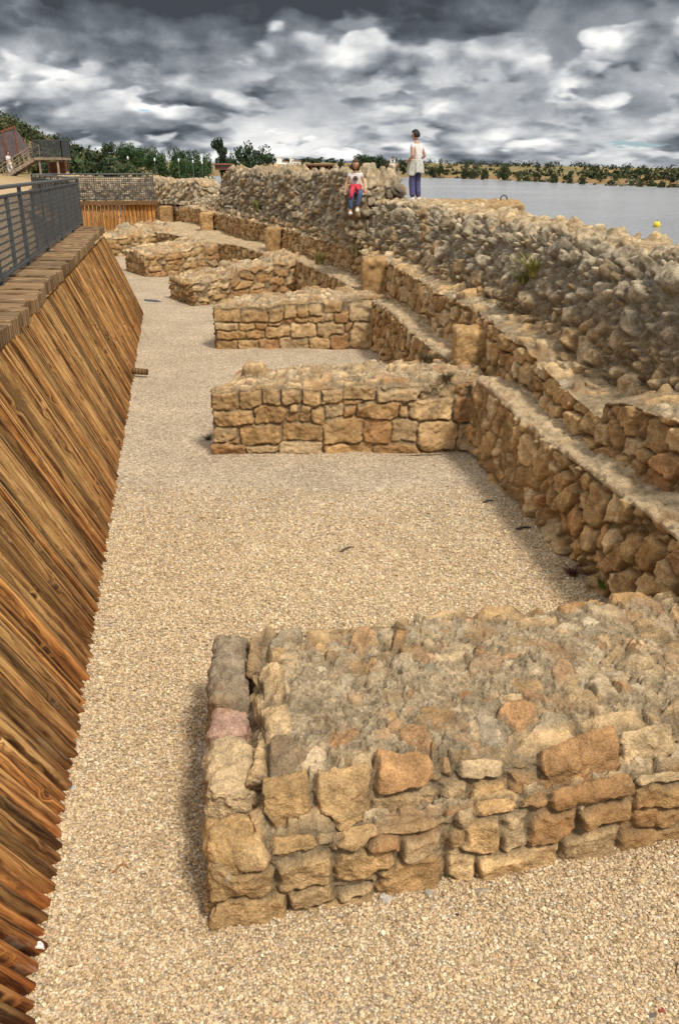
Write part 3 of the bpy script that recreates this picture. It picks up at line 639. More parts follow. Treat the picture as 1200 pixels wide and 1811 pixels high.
def st_crest(P, Y, Nd, Nz):
    Pw = warp3(P, .05, 3, 601); bd, ID, Q = cells(Pw, (.2, .22, .15), (.95, .95, .8), 602, 2, .4)
    h, c = stonework(P, bd, ID, Q, .025, .06, .11, .35, .018, -.012, 603, (PALE * .85, GREY * 1.1, PALE, GREY, PALE * .8), PALE * .72)
    h = h + .025 * fbm(P, 2.4, 3, 608)
    return h, c * np.array([1, .97, .92])
sweep('crest', 1.2, 48, p_crest, .018, st_crest, M_RUB, k=.002, smooth=4)
# square pilasters standing on the terraces
def pil(y, d, w, dp, z0, z1, seed, cst=OCH):
    x = float(L2(y)) + d
    block('pilaster', td, [(x - dp, y - w / 2), (x + .1, y - w / 2 + .03), (x + .1, y + w / 2 + .03), (x - dp, y + w / 2)], (z1,) * 4, .014 if y < 14 else .03, seed, z0=z0, r=.045, size=(4, 4, (z1 - z0) * .55), joint=.02, depth=.03, prot=.01, rough=.014,
          dome=.02, topsize=(4, 4, 4), top_mortar=-.2, topprot=.02, face_stops=(cst, cst * 1.05, cst * .9), top_stops=(PALE, cst * 1.15, PALE), edge=.02)
pil(11.35, .0, .52, .36, .85, 1.42, 81)
pil(18.3, .02, .6, .40, .7, 1.68, 82, OCH * .95)
pil(28.2, .0, .7, .40, .8, 1.66, 83, OCH)
pil(37.5, .0, .8, .42, .9, 1.70, 84, OCH * .9)
pil(43.5, .3, .8, .5, .9, 1.72, 85, OCH * .9)
# higher remnant of the dam core behind the seated girl
tm = thing('rubble_wall', 'tall ragged mound of dark rubble behind the seated girl', 'stone wall', (-2.5, 29, 0))
def mound(name, pts, wid, zb, zt, seed, res, parent, stops=(GREY, DGREY, GREY * 1.15, OCH * .7, DGREY), sz=(.27, .27, .21)):
    pts = np.array(pts, float); seg = np.linalg.norm(np.diff(pts, axis=0), axis=1); cum = np.concatenate([[0], np.cumsum(seg)]); L = cum[-1]
    P, Nn, F = rbox(L, wid, zt - zb, res, .22)
    Pw = warp3(P, .07, 2.2, seed) + seed
    bd, ID, Q = cells(Pw, sz, (.95, .95, .8), seed, 2, .35)
    h, c = stonework(P, bd, ID, Q, .035, .11, .13, .40, .022, -.11, seed + 1, stops, DGREY * .8)
    h = h + .10 * fbm(P, 1.1, 3, seed + 9)
    tp = ssm(.6, .9, Nn[:, 2]); c = c * (1 - .35 * tp)[:, None] + (.35 * tp)[:, None] * PALE[None] * .85
    P2 = P + Nn * h[:, None]; s = np.clip(P2[:, 0], -.3, L + .3)
    x = np.interp(s, cum, pts[:, 0]); y = np.interp(s, cum, pts[:, 1])
    tx = np.gradient(np.interp(np.linspace(0, L, 200), cum, pts[:, 0])); ty = np.gradient(np.interp(np.linspace(0, L, 200), cum, pts[:, 1]))
    kk = np.ones(41) / 41; tx = np.convolve(np.pad(tx, 20, 'edge'), kk, 'valid'); ty = np.convolve(np.pad(ty, 20, 'edge'), kk, 'valid'); l = np.hypot(tx, ty); tx, ty = tx / l, ty / l
    si = np.interp(np.clip(s, 0, L), np.linspace(0, L, 200), tx), np.interp(np.clip(s, 0, L), np.linspace(0, L, 200), ty)
    ov = P2[:, 0] - np.clip(P2[:, 0], 0, L)
    t = P2[:, 1]; zrel = P2[:, 2] / (zt - zb)
    t = t + .35 * (zrel - .5) * (1 - 2 * t / wid)              # battered sides
    ztop = zt + .10 * fbm(np.stack([P[:, 0], P[:, 1] * .5, 0 * P[:, 0]], 1), .8, 3, seed + 5)
    endf = ssm(-.1, .5, P2[:, 0]) * ssm(L + .1, L - .9, P2[:, 0])
    Z = zb + zrel * (ztop - zb) * (.72 + .28 * endf)
    V = np.stack([x + si[1] * t * 1 + si[0] * ov, y - si[0] * t + si[1] * ov, Z], 1)
    return mk(name, V, F, M_RUB, parent, {'Col': np.clip(c, .01, .9)})
mound('rubble_core', [(.42, 21.5), (-.15, 24.6), (-1.55, 28.6), (-3.15, 33), (-5.3, 39.3)], 1.3, 2.0, 3.36, 701, .03, tm)
block('seat_stone', tm, [(.05, 21.0), (.72, 20.95), (.75, 21.8), (.0, 21.8)], (2.90, 2.9, 3.0, 3.0), .03, 707, z0=1.9, r=.14, size=(.3, .3, .24), joint=.05, depth=.10, prot=.1, face_stops=(GREY, DGREY, OCH * .8, GREY), topsize=(.24, .24, .2), topprot=.12, mtr=M_RUB, dome=.02)
tl = thing('rubble_wall', 'low grey rubble line left of the tall mound and right of the lattice fence', 'stone wall', (-10, 48, 0))
mound('rubble_core', [(-6.6, 42.0), (-9.2, 45.5), (-13, 49), (-18, 52.5)], 1.6, 1.8, 2.95, 711, .05, tl, (GREY * 1.2, PALE * .8, GREY, OCH * .8), (.36, .36, .28))

#@@WOOD
# ------------------------------------------------------------------ timber revetment
tw = thing('timber_revetment', 'sloping wall of close stained planks capped with sawn sleepers along the left', 'retaining wall', (-3, 10, 0))
rng = random.Random(5)
TOPZ = 1.96
def wall_pt(yb, z):
    """point of the plank face: foot at yb, planks lean back and toward the camera as they rise"""
    tilt = float(np.interp(yb, [2, 8, 22], [.45, .62, .85]))
    y = yb - tilt * z
    return np.array([WB(yb) - .17 * z * 1.0 + (-.19) * (-tilt * z) - .17 * z, y, z])
mb = MB(); yb = 1.4; i = 0
while yb < 21.6:
    w_ = rng.uniform(.075, .112); a, b = yb + .006, yb + w_ - .006
    th = rng.uniform(.0, .03); nseg = 14; tone = rng.choice([.45, .65, .8, .95, 1.0, 1.1, 1.25]) * rng.uniform(.9, 1.12)
    red = rng.uniform(0, 1) ** 2; cc = np.array([1.0, 1 - .22 * red, 1 - .42 * red]) * tone
    z_lo = -.05 ; zs = np.linspace(z_lo, TOPZ + .02, nseg); Vv, Tt, Cc = [], [], []
    across = [(0, -.055), (.07, -.014), (.27, .012), (.73, .012), (.93, -.014), (1, -.055)]
    wob = rng.uniform(-.006, .006)
    for z in zs:
        pa, pb = wall_pt(a, z), wall_pt(b, z); nrm = np.array([.94, .12, .33])
        st_ = np.clip((.75 - z) / .75, 0, 1) * rng.uniform(.7, 1.3) * (1 if rng.random() < .9 else .4)
        for (t, o_) in across:
            Vv.append(pa * (1 - t) + pb * t + nrm * (o_ + th + wob * math.sin(z * 2 + i))); Tt.append((t * (b - a) + i * 1.37, z * 1.15, i * .731))
            sk = min(.95, st_ * float(np.interp(yb, [2, 5, 12], [.95, .6, .4]))); Cc.append(cc * (np.array([1, 1, 1]) * (1 - sk) + np.array([.42, .20, .11]) * sk))
    mb.add(Vv, gridF(nseg, 6), c=Cc, T=Tt); yb += w_; i += 1
mb.build('plank_facing', M_WOOD, tw, True)
cap = MB(); fy = lambda y: -1.94 - .198 * y
y = 1.0; i = 0
while y < 21.3:
    w_ = rng.uniform(.17, .22); xo = -1.44 - .198 * y; x0, x1 = xo - .75 + rng.uniform(-.03, .03), xo + rng.uniform(-.05, .045); dz = rng.uniform(-.016, .012); zt = 2.13 + dz
    tone = np.array([1, .98, .96]) * rng.uniform(.5, 1.0); g = .016
    P8 = [(x0, y + g, 1.97), (x1, y + g - .10, 1.97), (x1, y + w_ - g - .10, 1.97), (x0, y + w_ - g, 1.97)]
    bev = .012
    q = [np.array(p) for p in P8]; top = [np.array((p[0], p[1], zt)) for p in q]; ins = [top[0] + [bev, bev, 0], top[1] + [-bev, bev, 0], top[2] + [-bev, -bev, 0], top[3] + [bev, -bev, 0]]
    sh_ = [t_ - [0, 0, bev] for t_ in top]; Vv = q + sh_ + ins
    T = [((p[1] - y) + i * 1.91, p[0] * 1.0, i * .61 + p[2]) for p in Vv]
    cap.add(Vv, [(0, 1, 5, 4), (1, 2, 6, 5), (2, 3, 7, 6), (3, 0, 4, 7), (4, 5, 9, 8), (5, 6, 10, 9), (6, 7, 11, 10), (7, 4, 8, 11), (8, 9, 10, 11), (3, 2, 1, 0)], c=tone, T=T)
    y += w_; i += 1
cap.build('sleeper_cap', M_SLEEP, tw)
lg = MB(); p0 = np.array(at_z(240, 655, .12)); lg.tube([(p0[0] - .3, p0[1] - .02, .14), (p0[0] + .22, p0[1] - .05, .10)], [.055, .055], 12, (.5, .42, .36)); lg.build('protruding_log', M_SLEEP, tw, True)
# log palisade across the far end
tp = thing('log_palisade', 'golden upright log palisade retaining wall below the lattice fence at the far end', 'retaining wall', (-10, 38, 0))
mb = MB(); a, b = np.array(FENCE_BACK), np.array(PAL_END); Lp = np.linalg.norm(b - a); n = 30
for i in range(n):
    p = a + (b - a) * (i + .5) / n; rr = Lp / n / 2 * rng.uniform(.9, 1.0); tone = rng.uniform(.85, 1.35); Vv, Tt = [], []
    seg = 10
    for z in (-.1, .5, 1.0, 1.5, 1.98 + rng.uniform(-.02, .02)):
        for k in range(seg): t = 2 * math.pi * k / seg; Vv.append((p[0] + rr * math.cos(t), p[1] + rr * math.sin(t), z)); Tt.append((k * .03 + i * 1.3, z, i * .77))
    F = [(r_ * seg + k, r_ * seg + (k + 1) % seg, (r_ + 1) * seg + (k + 1) % seg, (r_ + 1) * seg + k) for r_ in range(4) for k in range(seg)]
    mb.add(Vv, F, c=np.array([1.15, .95, .72]) * tone, T=Tt)
mb.build('logs', M_WOOD, tp, True)
mb = MB(); mb.bar((a[0] - .1, a[1], 2.06), (b[0] + .15, b[1], 2.06), .4, .16, (.6, .52, .45)); mb.build('top_beam', M_SLEEP, tp)
# earth bank between the two
tb = MB(); a, b = (-6.15, 21.7), (-13.1, 37.6); ns = 40
Vv = []
for i in range(ns):
    t = i / (ns - 1); x, y = lerp(a[0], b[0], t), lerp(a[1], b[1], t)
    for (dx, z) in ((.45, -.1), (.3, .6), (.15, 1.3), (-.05, 2.0), (-.5, 2.1)): Vv.append((x + dx, y + dx * .4, z))
V = np.array(Vv); V[:, 0] += .05 * fbm(V, 2, 3, 3)
tag(mk('bank', V, gridF(ns, 5)[:, ::-1], plain('bank_earth', (.36, .25, .14), .95, .3, 4)), kind='structure')

# ------------------------------------------------------------------ lattice fences
def fence(label, runs, post_step=2.4, hgt=1.05, name='lattice_fence', pitch=.085, barw=.024, bard=.0062):
    t = thing(name, label, 'fence', (*runs[0][0][:2], runs[0][0][2]))
    rails, lat, bot = MB(), MB(), MB()
    for (p, q) in runs:
        p, q = np.array(p, float), np.array(q, float); L = np.linalg.norm(q - p); d = (q - p) / L; up = np.array([0, 0, 1.])
        rails.tube([p + up * hgt, q + up * hgt], .028, 8); bot.bar(p + up * .06, q + up * .06, .05, .03); rails.bar(p + up * (hgt - .1), q + up * (hgt - .1), .03, .025)
        nb = int(L / pitch); nh = int((hgt - .2) / pitch)
        for k in range(nb + 1): c_ = p + d * (k * L / nb); lat.bar(c_ + up * .07, c_ + up * (hgt - .1), bard, barw, up=tuple(d))
        for k in range(nh + 1): zc = .08 + k * (hgt - .2) / nh; lat.bar(p + up * zc, q + up * zc, bard * .8, barw)
        npst = max(1, round(L / post_step))
        for k in range(npst + 1):
            c_ = p + d * L * k / npst; pm = MB(); pm.bar(c_ - up * .02, c_ + up * hgt, .05, .05, up=tuple(d)); pm.build('post', M_STEEL, t)
            if k < npst: c2 = c_ + d * L / npst / 2; pm = MB(); pm.bar(c2 + up * .06, c2 + up * (hgt - .1), .045, .02, up=tuple(d)); pm.build('baluster', M_STEEL, t)
    rails.build('handrail', M_STEEL, t); bot.build('bottom_rail', M_STEEL, t); lat.build('lattice_panel', M_STEEL, t)
    return t
fence('dark grey lattice fence with round handrail standing on the sleepers at left', [((fy(1.2), 1.2, 2.14), (fy(21.6), 21.6, 2.14))])
fence('grey square-mesh fence standing above the log palisade', [((*FENCE_BACK, 2.14), (*PAL_END, 2.14))])
fence('short grey fence run going back behind the end of the near fence', [((fy(21.8) - .05, 21.8, 2.14), (FENCE_BACK[0], FENCE_BACK[1] - .15, 2.14))])

#@@FAR
# ------------------------------------------------------------------ vegetation
NUM = ['first', 'second', 'third', 'fourth', 'fifth', 'sixth', 'seventh', 'eighth', 'ninth', 'tenth', 'eleventh', 'twelfth', 'thirteenth', 'fourteenth', 'fifteenth', 'sixteenth', 'seventeenth', 'eighteenth', 'nineteenth', 'twentieth']
def leaves(cent, rad, n, leaf, rg, base, var=.35):
    """leaf-sized quads scattered through lumpy clumps"""
    cent = np.asarray(cent, float); k = rg.integers(0, len(cent), n); d = rg.normal(size=(n, 3)); d /= np.linalg.norm(d, axis=1, keepdims=True)
    p = cent[k] + d * (np.asarray(rad)[k] * rg.uniform(.35, 1.05, n) ** .6)[:, None] * [1, 1, .8]
    a = rg.normal(size=(n, 3)); a /= np.linalg.norm(a, axis=1, keepdims=True); b = np.cross(a, d + .6 * rg.normal(size=(n, 3))); b /= np.linalg.norm(b, axis=1, keepdims=True)
    sz = leaf * rg.uniform(.6, 1.4, n)[:, None]; a = a * sz; b = b * sz * .7
    V = np.stack([p - a - b, p + a - b * .5, p + a * .8 + b, p - a * .7 + b], 1).reshape(-1, 3)
    tone = (1 + var * (rg.random(len(cent))[k] * 2 - 1)) * rg.uniform(.65, 1.35, n)
    c = np.array(base)[None] * tone[:, None] * (1 + .2 * rg.normal(size=(n, 1)) * [1, .3, 0])
    return V, np.arange(n * 4).reshape(-1, 4), np.repeat(np.clip(c, .005, .5), 4, 0)
def tree_proto(kind, seed):
    """unit-height tree (crown mesh + trunk mesh)"""
    rg = np.random.default_rng(seed)
    spec = dict(round=(26, .40, .56, .38, .19, (.045, .088, .030)), dark=(30, .42, .56, .40, .17, (.030, .052, .022)), pine=(16, .26, .66, .32, .15, (.032, .050, .026)), shrub=(16, .50, .48, .40, .24, (.042, .058, .022)), olive=(18, .44, .52, .40, .22, (.060, .072, .035)))[kind]
    nl, rx, zc, rz, lr, c = spec; cent = []
    while len(cent) < nl:
        q = rg.uniform(-1, 1, 3)
        if (q ** 2).sum() < 1 and (q ** 2).sum() > .12: cent.append(q * [rx, rx, rz] + [0, 0, zc])
    if kind == 'pine': cent = [np.array([x + .18 * (z - .6) + .10 * math.sin(9 * z), y, z]) for x, y, z in cent]
    rad = lr * rg.uniform(.6, 1.15, nl); V, F, C = leaves(cent, rad, 2600 if kind != 'shrub' else 1500, .022 if kind != 'shrub' else .035, rg, c)
    crown = mk('crown', V, F, M_LEAF, None, {'Col': C}, False); col.objects.unlink(crown)
    tb_ = MB(); tb_.tube([(0, 0, -.03), (.01, 0, .18), (.02 if kind != 'pine' else .05, .01, .40), (0.02, 0, .62)], [.035, .028, .022, .010], 7)
    for k in range(6):
        q = cent[k]; tb_.tube([(.01, 0, .2 + .04 * k), tuple(np.array(q) * .55 + [0, 0, .18]), tuple(q)], [.014, .009, .004], 5)
    trunk = tb_.build('trunk', M_BARK, None, True); col.objects.unlink(trunk)
    return crown.data, trunk.data
PROTO = {k: [tree_proto(k, 100 + 7 * i + 31 * j) for i in range(3)] for j, k in enumerate(('round', 'dark', 'pine', 'shrub', 'olive'))}
trng = random.Random(9)
def zland(x, y): return float(land_height(np.array([x]), np.array([y]))[0])
def tree(kind, u, vt, wpx, y, label, group, cat='tree', name='tree'):
    x = (u - 600) / 1500 * y / 1.078; z = zland(x, y); top = H + (298 - vt) * y / 1744; hgt = max(top - z, .5); wd = wpx * y / 1617
    r = thing(name, label, cat, (x, y, z), group); r.rotation_euler = (0, 0, trng.uniform(0, 6.28))
    cm, tm_ = PROTO[kind][trng.randrange(3)]
    sxy = wd / ({'round': .74, 'dark': .95, 'pine': .72, 'shrub': 1.3, 'olive': 1.15}[kind])
    for nm, me in (('crown', cm), ('trunk', tm_)):
        o = bpy.data.objects.new(nm, me); col.objects.link(o); o.parent = r; o.scale = (sxy, sxy, hgt / .98)
    return r
row = [(195, 251, 32), (219, 252, 20), (240, 255, 30), (262, 260, 22), (281, 263, 26), (314, 259, 30), (331, 266, 20), (346, 264, 24), (365, 270, 20)]
for i, (u, vt, w_) in enumerate(row):
    tree('round' if i else 'dark', u, vt, w_, 145 + 9 * math.sin(i * 2.1), f'round green tree at the foot of the hill, {NUM[i]} from the left', 'round trees at the foot of the hill')
tree('pine', 392, 245, 34, 170, 'tall leaning dark pine rising above the other lakeside trees', None)
tree('dark', 432, 252, 46, 175, 'wide dark tree just right of the tall pine', 'dark trees beside the white buildings')
tree('dark', 463, 256, 44, 180, 'dark tree with a flat top left of the white buildings', 'dark trees beside the white buildings')
tree('dark', 408, 268, 26, 185, 'smaller dark tree between the tall pine and wide dark tree', 'dark trees beside the white buildings')
tree('olive', 507, 279, 24, 345, 'small grey green tree showing behind the white buildings', None)
tree('dark', 640, 272, 36, 312, 'dark tree behind the seated girl, left one of the group by the church', 'dark trees by the white church')
tree('dark', 665, 274, 32, 314, 'dark tree left of the white church tower', 'dark trees by the white church')
tree('dark', 655, 276, 26, 309, 'low dark tree in the middle of the group left of the church', 'dark trees by the white church')
tree('olive', 681, 279, 16, 311, 'narrow dark tree touching the church tower on its left', 'dark trees by the white church')
tree('dark', 712, 281, 22, 303, 'dark tree right of the church beside the standing woman', 'dark trees by the white church')
YF = lambda u: float(np.interp(u, [-600, 320, 380, 680, 760, 900, 1050, 1200, 1500], [320, 320, 330, 295, 268, 192, 142, 117, 95]))
shore = [(766, 289, 20), (778, 290, 15), (823, 295, 22), (838, 297, 18), (857, 297, 17), (890, 294, 24), (917, 303, 13), (950, 304, 15), (980, 306, 18), (1010, 310, 11), (1031, 311, 13), (1083, 317, 18), (1135, 319, 20), (1152, 317, 22), (1172, 319, 18), (1192, 321, 18)]
for i, (u, vt, w_) in enumerate(shore):
    tree('shrub' if i % 3 else 'olive', u, vt, w_ * 1.1, YF(u) * 1.0 + 9 + 5 * (i % 2), f'dark bush on the far shore right of the standing woman, {NUM[i]} from the left', 'bushes along the far shore', 'bush', 'bush')
# scrub that covers the hill and dots the far slopes: nobody could count it
rg = np.random.default_rng(44); VV, FF, CC = [], [], []; n0 = 0
def clump(x, y, r_, n, leaf, c):
    global n0
    z = zland(x, y); k = 3; cent = [(x + rg.normal() * r_ * .4, y + rg.normal() * r_ * .4, z + r_ * rg.uniform(.3, .9)) for _ in range(k)]
    V, F, C = leaves(cent, np.full(k, r_ * .75), n, leaf, rg, c); VV.append(V); FF.append(F + n0); CC.append(C); n0 += len(V)
for _ in range(900):
    a = rg.uniform(-30, -8.2); r_ = rg.uniform(90, 225); x, y = r_ * math.sin(R(a)), r_ * math.cos(R(a))
    dens = ssm(-10.5, -16, a) * .95 - .15 * ssm(140, 90, r_)
    if fbm(np.array([[x, y, 0]]), .045, 3, 12)[0] * .9 + dens > .42: clump(x, y, rg.uniform(.7, 2.2), 120, .20, [(.040, .062, .024), (.062, .080, .032), (.11, .108, .050), (.032, .050, .022)][rg.integers(4)])
tag(mk('hillside_scrub', np.concatenate(VV), np.concatenate(FF), M_LEAF, None, {'Col': np.concatenate(CC)}, False), kind='stuff')
VV, FF, CC, n0 = [], [], [], 0
for _ in range(330):
    u = rg.uniform(700, 1330); d = rg.uniform(14, 260) ** 1.0; y = YF(u) + d; x = (u - 600) / 1500 * y / 1.078
    clump(x, y, rg.uniform(.4, 1.1) * (1 + d / 260), 30, .26, [(.040, .055, .025), (.06, .07, .03), (.03, .045, .02)][rg.integers(3)])
for _ in range(70):
    u = rg.uniform(735, 1330); y = YF(u) + rg.uniform(5, 40); x = (u - 600) / 1500 * y / 1.078; clump(x, y, rg.uniform(.4, 1.2), 40, .22, [(.045, .058, .028), (.065, .075, .035), (.10, .095, .05)][rg.integers(3)])
for _ in range(90):
    u = rg.uniform(380, 700); y = rg.uniform(345, 560); x = (u - 600) / 1500 * y / 1.078; clump(x, y, rg.uniform(1, 2.4), 40, .5, (.04, .055, .025))
tag(mk('far_slope_scrub', np.concatenate(VV), np.concatenate(FF), M_LEAF, None, {'Col': np.concatenate(CC)}, False), kind='stuff')

# ------------------------------------------------------------------ far buildings
M_WHITE = plain('limewash', (.78, .76, .71), .8, .08, 1.5); M_TILE = plain('roof_tile', (.34, .17, .10), .85, .3, 3); M_GLASS = plain('dark_window', (.03, .035, .04), .3, .2, 3)
M_BROWN = plain('brown_shed', (.17, .085, .055), .85, .3, 2); M_CONC = plain('old_concrete', (.40, .34, .25), .9, .3, 2.5, 0, .6, .02); M_RUSTM = plain('rusty_steel', (.20, .085, .05), .85, .35, 3)
def px(u, v, y): return ((u - 600) / 1500 * y / 1.078, H + (298 - v) * y / 1744)
def boxpx(mb, u0, u1, v0, v1, y, dep, zb=None):
    (x0, zt), (x1, z0) = px(u0, v0, y), px(u1, v1, y); mb.box((x0, y, z0 if zb is None else zb), (x1, y + dep, zt)); return x0, x1, z0, zt
def windows(root, cs, y, w, h, wall=None):
    for (u, v) in cs:
        x, z = px(u, v, y); m_ = MB(); m_.box((x - w / 2, y - .06, z - h / 2), (x + w / 2, y + .1, z + h / 2)); m_.build('window', M_GLASS, root)
yb_ = 338.0; zb = zland(-20, yb_) - .5
tb1 = thing('white_building', 'low white lakeside building with two stubby towers right of the dark trees', 'building', (-20, yb_, zb))
for (a, b, c_, nm) in ((471, 523, 290.5, 'long_wing'), (489, 498, 278, 'tower'), (512.5, 519, 279, 'tower'), (517, 531, 284.5, 'end_wing'), (498, 512, 286, 'middle_block')):
    m_ = MB(); x0, x1, z0, zt = boxpx(m_, a, b, c_, 298, yb_ + {'long_wing': 0, 'tower': 3, 'end_wing': 1.2, 'middle_block': 5}[nm], 6, zb); wl = m_.build(nm, M_WHITE, tb1)
    m_ = MB(); yy_ = yb_ + {'long_wing': 0, 'tower': 3, 'end_wing': 1.2, 'middle_block': 5}[nm]; m_.box((x0 - .2, yy_ - .2, zt), (x1 + .2, yy_ + 6.2, zt + .25)); m_.build('roof', M_TILE if nm in ('end_wing', 'middle_block') else M_WHITE, wl)
windows(tb1, [(478, 294), (486, 294), (503, 294), (510, 294)], yb_, 1.0, .9); windows(tb1, [(521, 291), (527, 291)], yb_ + 1.2, .9, 1.2)
tb2 = thing('open_shed', 'long brown open shed on posts between the white buildings and the girl', 'shed', (-6, 341, zb))
m_ = MB(); x0, x1, z0, zt = boxpx(m_, 534, 598, 290, 292.5, 341, 7); m_.build('roof', M_BROWN, tb2)
for k in range(9):
    m_ = MB(); xx_ = lerp(x0 + .2, x1 - .2, k / 8); m_.box((xx_ - .14, 341.1, zb), (xx_ + .14, 341.4, z0)); m_.build('post', M_BROWN, tb2)
m_ = MB(); m_.box((x0, 347.5, zb), (x1, 347.8, z0)); m_.build('rear_wall', M_BROWN, tb2)
tb3 = thing('brown_hut', 'small red brown hut beneath the tall pine', 'hut', (-25, 168, 2))
m_ = MB(); boxpx(m_, 376, 406, 290.5, 300, 166, 3); m_.build('wall', M_BROWN, tb3); m_ = MB(); boxpx(m_, 374, 408, 288.8, 290.5, 165.6, 4); m_.build('roof', M_TILE, tb3)
m_ = MB(); boxpx(m_, 375, 380, 290.6, 300, 165.7, .25); m_.build('end_pillar', M_CONC, tb3)
yc_ = 304.0; zc_ = zland(19, yc_) - .5
tc_ = thing('church', 'small white church with a square bell tower and dark dome across the water', 'church', (19, yc_, zc_))
m_ = MB(); x0, x1, z0, zt = boxpx(m_, 689, 704, 295, 305, yc_, 7, zc_); m_.build('nave', M_WHITE, tc_)
m_ = MB(); m_.add([(x0 - .2, yc_ - .3, zt), (x1 + .2, yc_ - .3, zt), (x1 + .2, yc_ + 7.3, zt), (x0 - .2, yc_ + 7.3, zt), (x0 - .2, yc_ + 3.5, zt + 1.1), (x1 + .2, yc_ + 3.5, zt + 1.1)], [(0, 1, 5, 4), (2, 3, 4, 5), (3, 2, 1, 0)], [(0, 4, 3), (1, 2, 5)]); m_.build('roof', M_TILE, tc_)
m_ = MB(); x0, x1, z0, zt = boxpx(m_, 689.5, 698, 281, 300, yc_ - .6, 1.7, zc_); m_.box((x0 - .12, yc_ - .72, zt - .9), (x1 + .12, yc_ + 1.22, zt - .75)); m_.box((x0 - .12, yc_ - .72, zt), (x1 + .12, yc_ + 1.22, zt + .15)); tw_ = m_.build('bell_tower', M_WHITE, tc_)
m_ = MB(); cx_ = (x0 + x1) / 2; m_.tube([(cx_, yc_ + .25, zt + .15), (cx_, yc_ + .25, zt + .35), (cx_, yc_ + .25, zt + .6), (cx_, yc_ + .25, zt + .75), (cx_, yc_ + .25, zt + 1.1)], [.6, .62, .42, .12, .03], 12); m_.build('dome', M_GLASS, tw_, True)
windows(tc_, [(693.7, 284.5)], yc_ - .65, .5, .9); windows(tc_, [(692, 299.5), (697, 299.5), (701, 299.5)], yc_ - .05 - .6, .5, .8)
# white marker on the right shore
x, y = (1115 - 600) / 1500 * 146 / 1.078, 146.0; z = zland(x, y); tk = thing('white_marker', 'white stepped marker post on the right far shore among bushes', 'marker', (x, y, z))
m_ = MB(); m_.box((x - .5, y - .4, z - .2), (x + .5, y + .4, z + .35)); m_.build('plinth', M_WHITE, tk); m_ = MB(); m_.hexa([(x - .25, y - .2, z + .35), (x + .25, y - .2, z + .35), (x + .25, y + .2, z + .35), (x - .25, y + .2, z + .35), (x - .1, y - .1, z + 1.05), (x + .1, y - .1, z + 1.05), (x + .1, y + .1, z + 1.05), (x - .1, y + .1, z + 1.05)]); m_.build('obelisk', M_WHITE, tk)
# lake-side lamps
M_POLE = plain('lamp_pole', (.10, .10, .10), .6); M_GLOBE = plain('lamp_globe', (.82, .82, .80), .3, .03)
for i, (u, vt) in enumerate([(228, 279), (275, 282), (317, 283), (342, 285), (358, 287)]):
    y = 112.0 + i * 3; x, zt = px(u, vt, y); z = zland(x, y); l_ = thing('street_lamp', f'white globe lamp on a short pole by the lakeside path, {NUM[i]} from the left', 'lamp', (x, y, z), 'globe lamps by the lakeside path')
    m_ = MB(); m_.tube([(x, y, z - .1), (x, y, z + .3), (x, y, zt - .2)], [.05, .03, .025], 8); m_.build('pole', M_POLE, l_, True)
    m_ = MB(); m_.tube([(x, y, zt - .22), (x, y, zt - .15), (x, y, zt), (x, y, zt + .15), (x, y, zt + .2)], [.04, .085, .11, .08, .02], 12); m_.build('globe', M_GLOBE, l_, True)
# buoys
M_YEL = plain('buoy_yellow', (.75, .56, .05), .4, .1); M_BUW = plain('buoy_pale', (.75, .70, .45), .4, .1)
def buoy(u, v, r_, label, mt):
    x, y = at_z(u, v, LAKE); b_ = thing('buoy', label, 'buoy', (x, y, LAKE))
    m_ = MB(); m_.tube([(x, y, LAKE + r_ * (.45 + math.sin(t) * 1.0)) for t in np.linspace(-1.4, 1.4, 9)], [r_ * math.cos(t) for t in np.linspace(-1.4, 1.4, 9)], 14); m_.build('float', mt, b_, True)
    m_ = MB(); m_.tube([(x, y, LAKE + r_ * 1.42), (x, y, LAKE + r_ * 1.75)], [r_ * .16, r_ * .12], 8); m_.build('eyelet', M_POLE, b_, True)
buoy(1160, 401, .17, 'round yellow buoy floating on the lake near the right edge', M_YEL)
buoy(337, 315, .55, 'pale buoy at the left of the small water patch behind the lattice fence', M_BUW)
buoy(370, 317, .5, 'pale buoy on the small water patch next to the tall rubble mound', M_BUW)
# pier
tq = thing('stone_pier', 'flat topped concrete pier jutting into the lake beyond the crest', 'pier', (4, 25, LAKE))
block('slab', tq, [(2.3, 23.8), (4.85, 23.7), (5.35, 27.0), (2.6, 27.1)], (2.55, 2.52, 2.55, 2.55), .05, 91, z0=.3, r=.05, size=(2.5, 2.5, 2.5), joint=.01, depth=.01, prot=.02, rough=.02, dome=0, topsize=(2, 2, 2), top_mortar=.0, topprot=.01, face_stops=(OCH * .7, OCH * .8, GREY), mtr=M_RUB, edge=.01)
m_ = MB(); q = at_y(890, 353.5, 25.2); m_.tube([(q[0] + .09 * math.cos(t), q[1], 2.62 + .1 * math.sin(t)) for t in np.linspace(0, 6.28, 14)], .02, 6); m_.build('mooring_ring', M_POLE, tq, True)

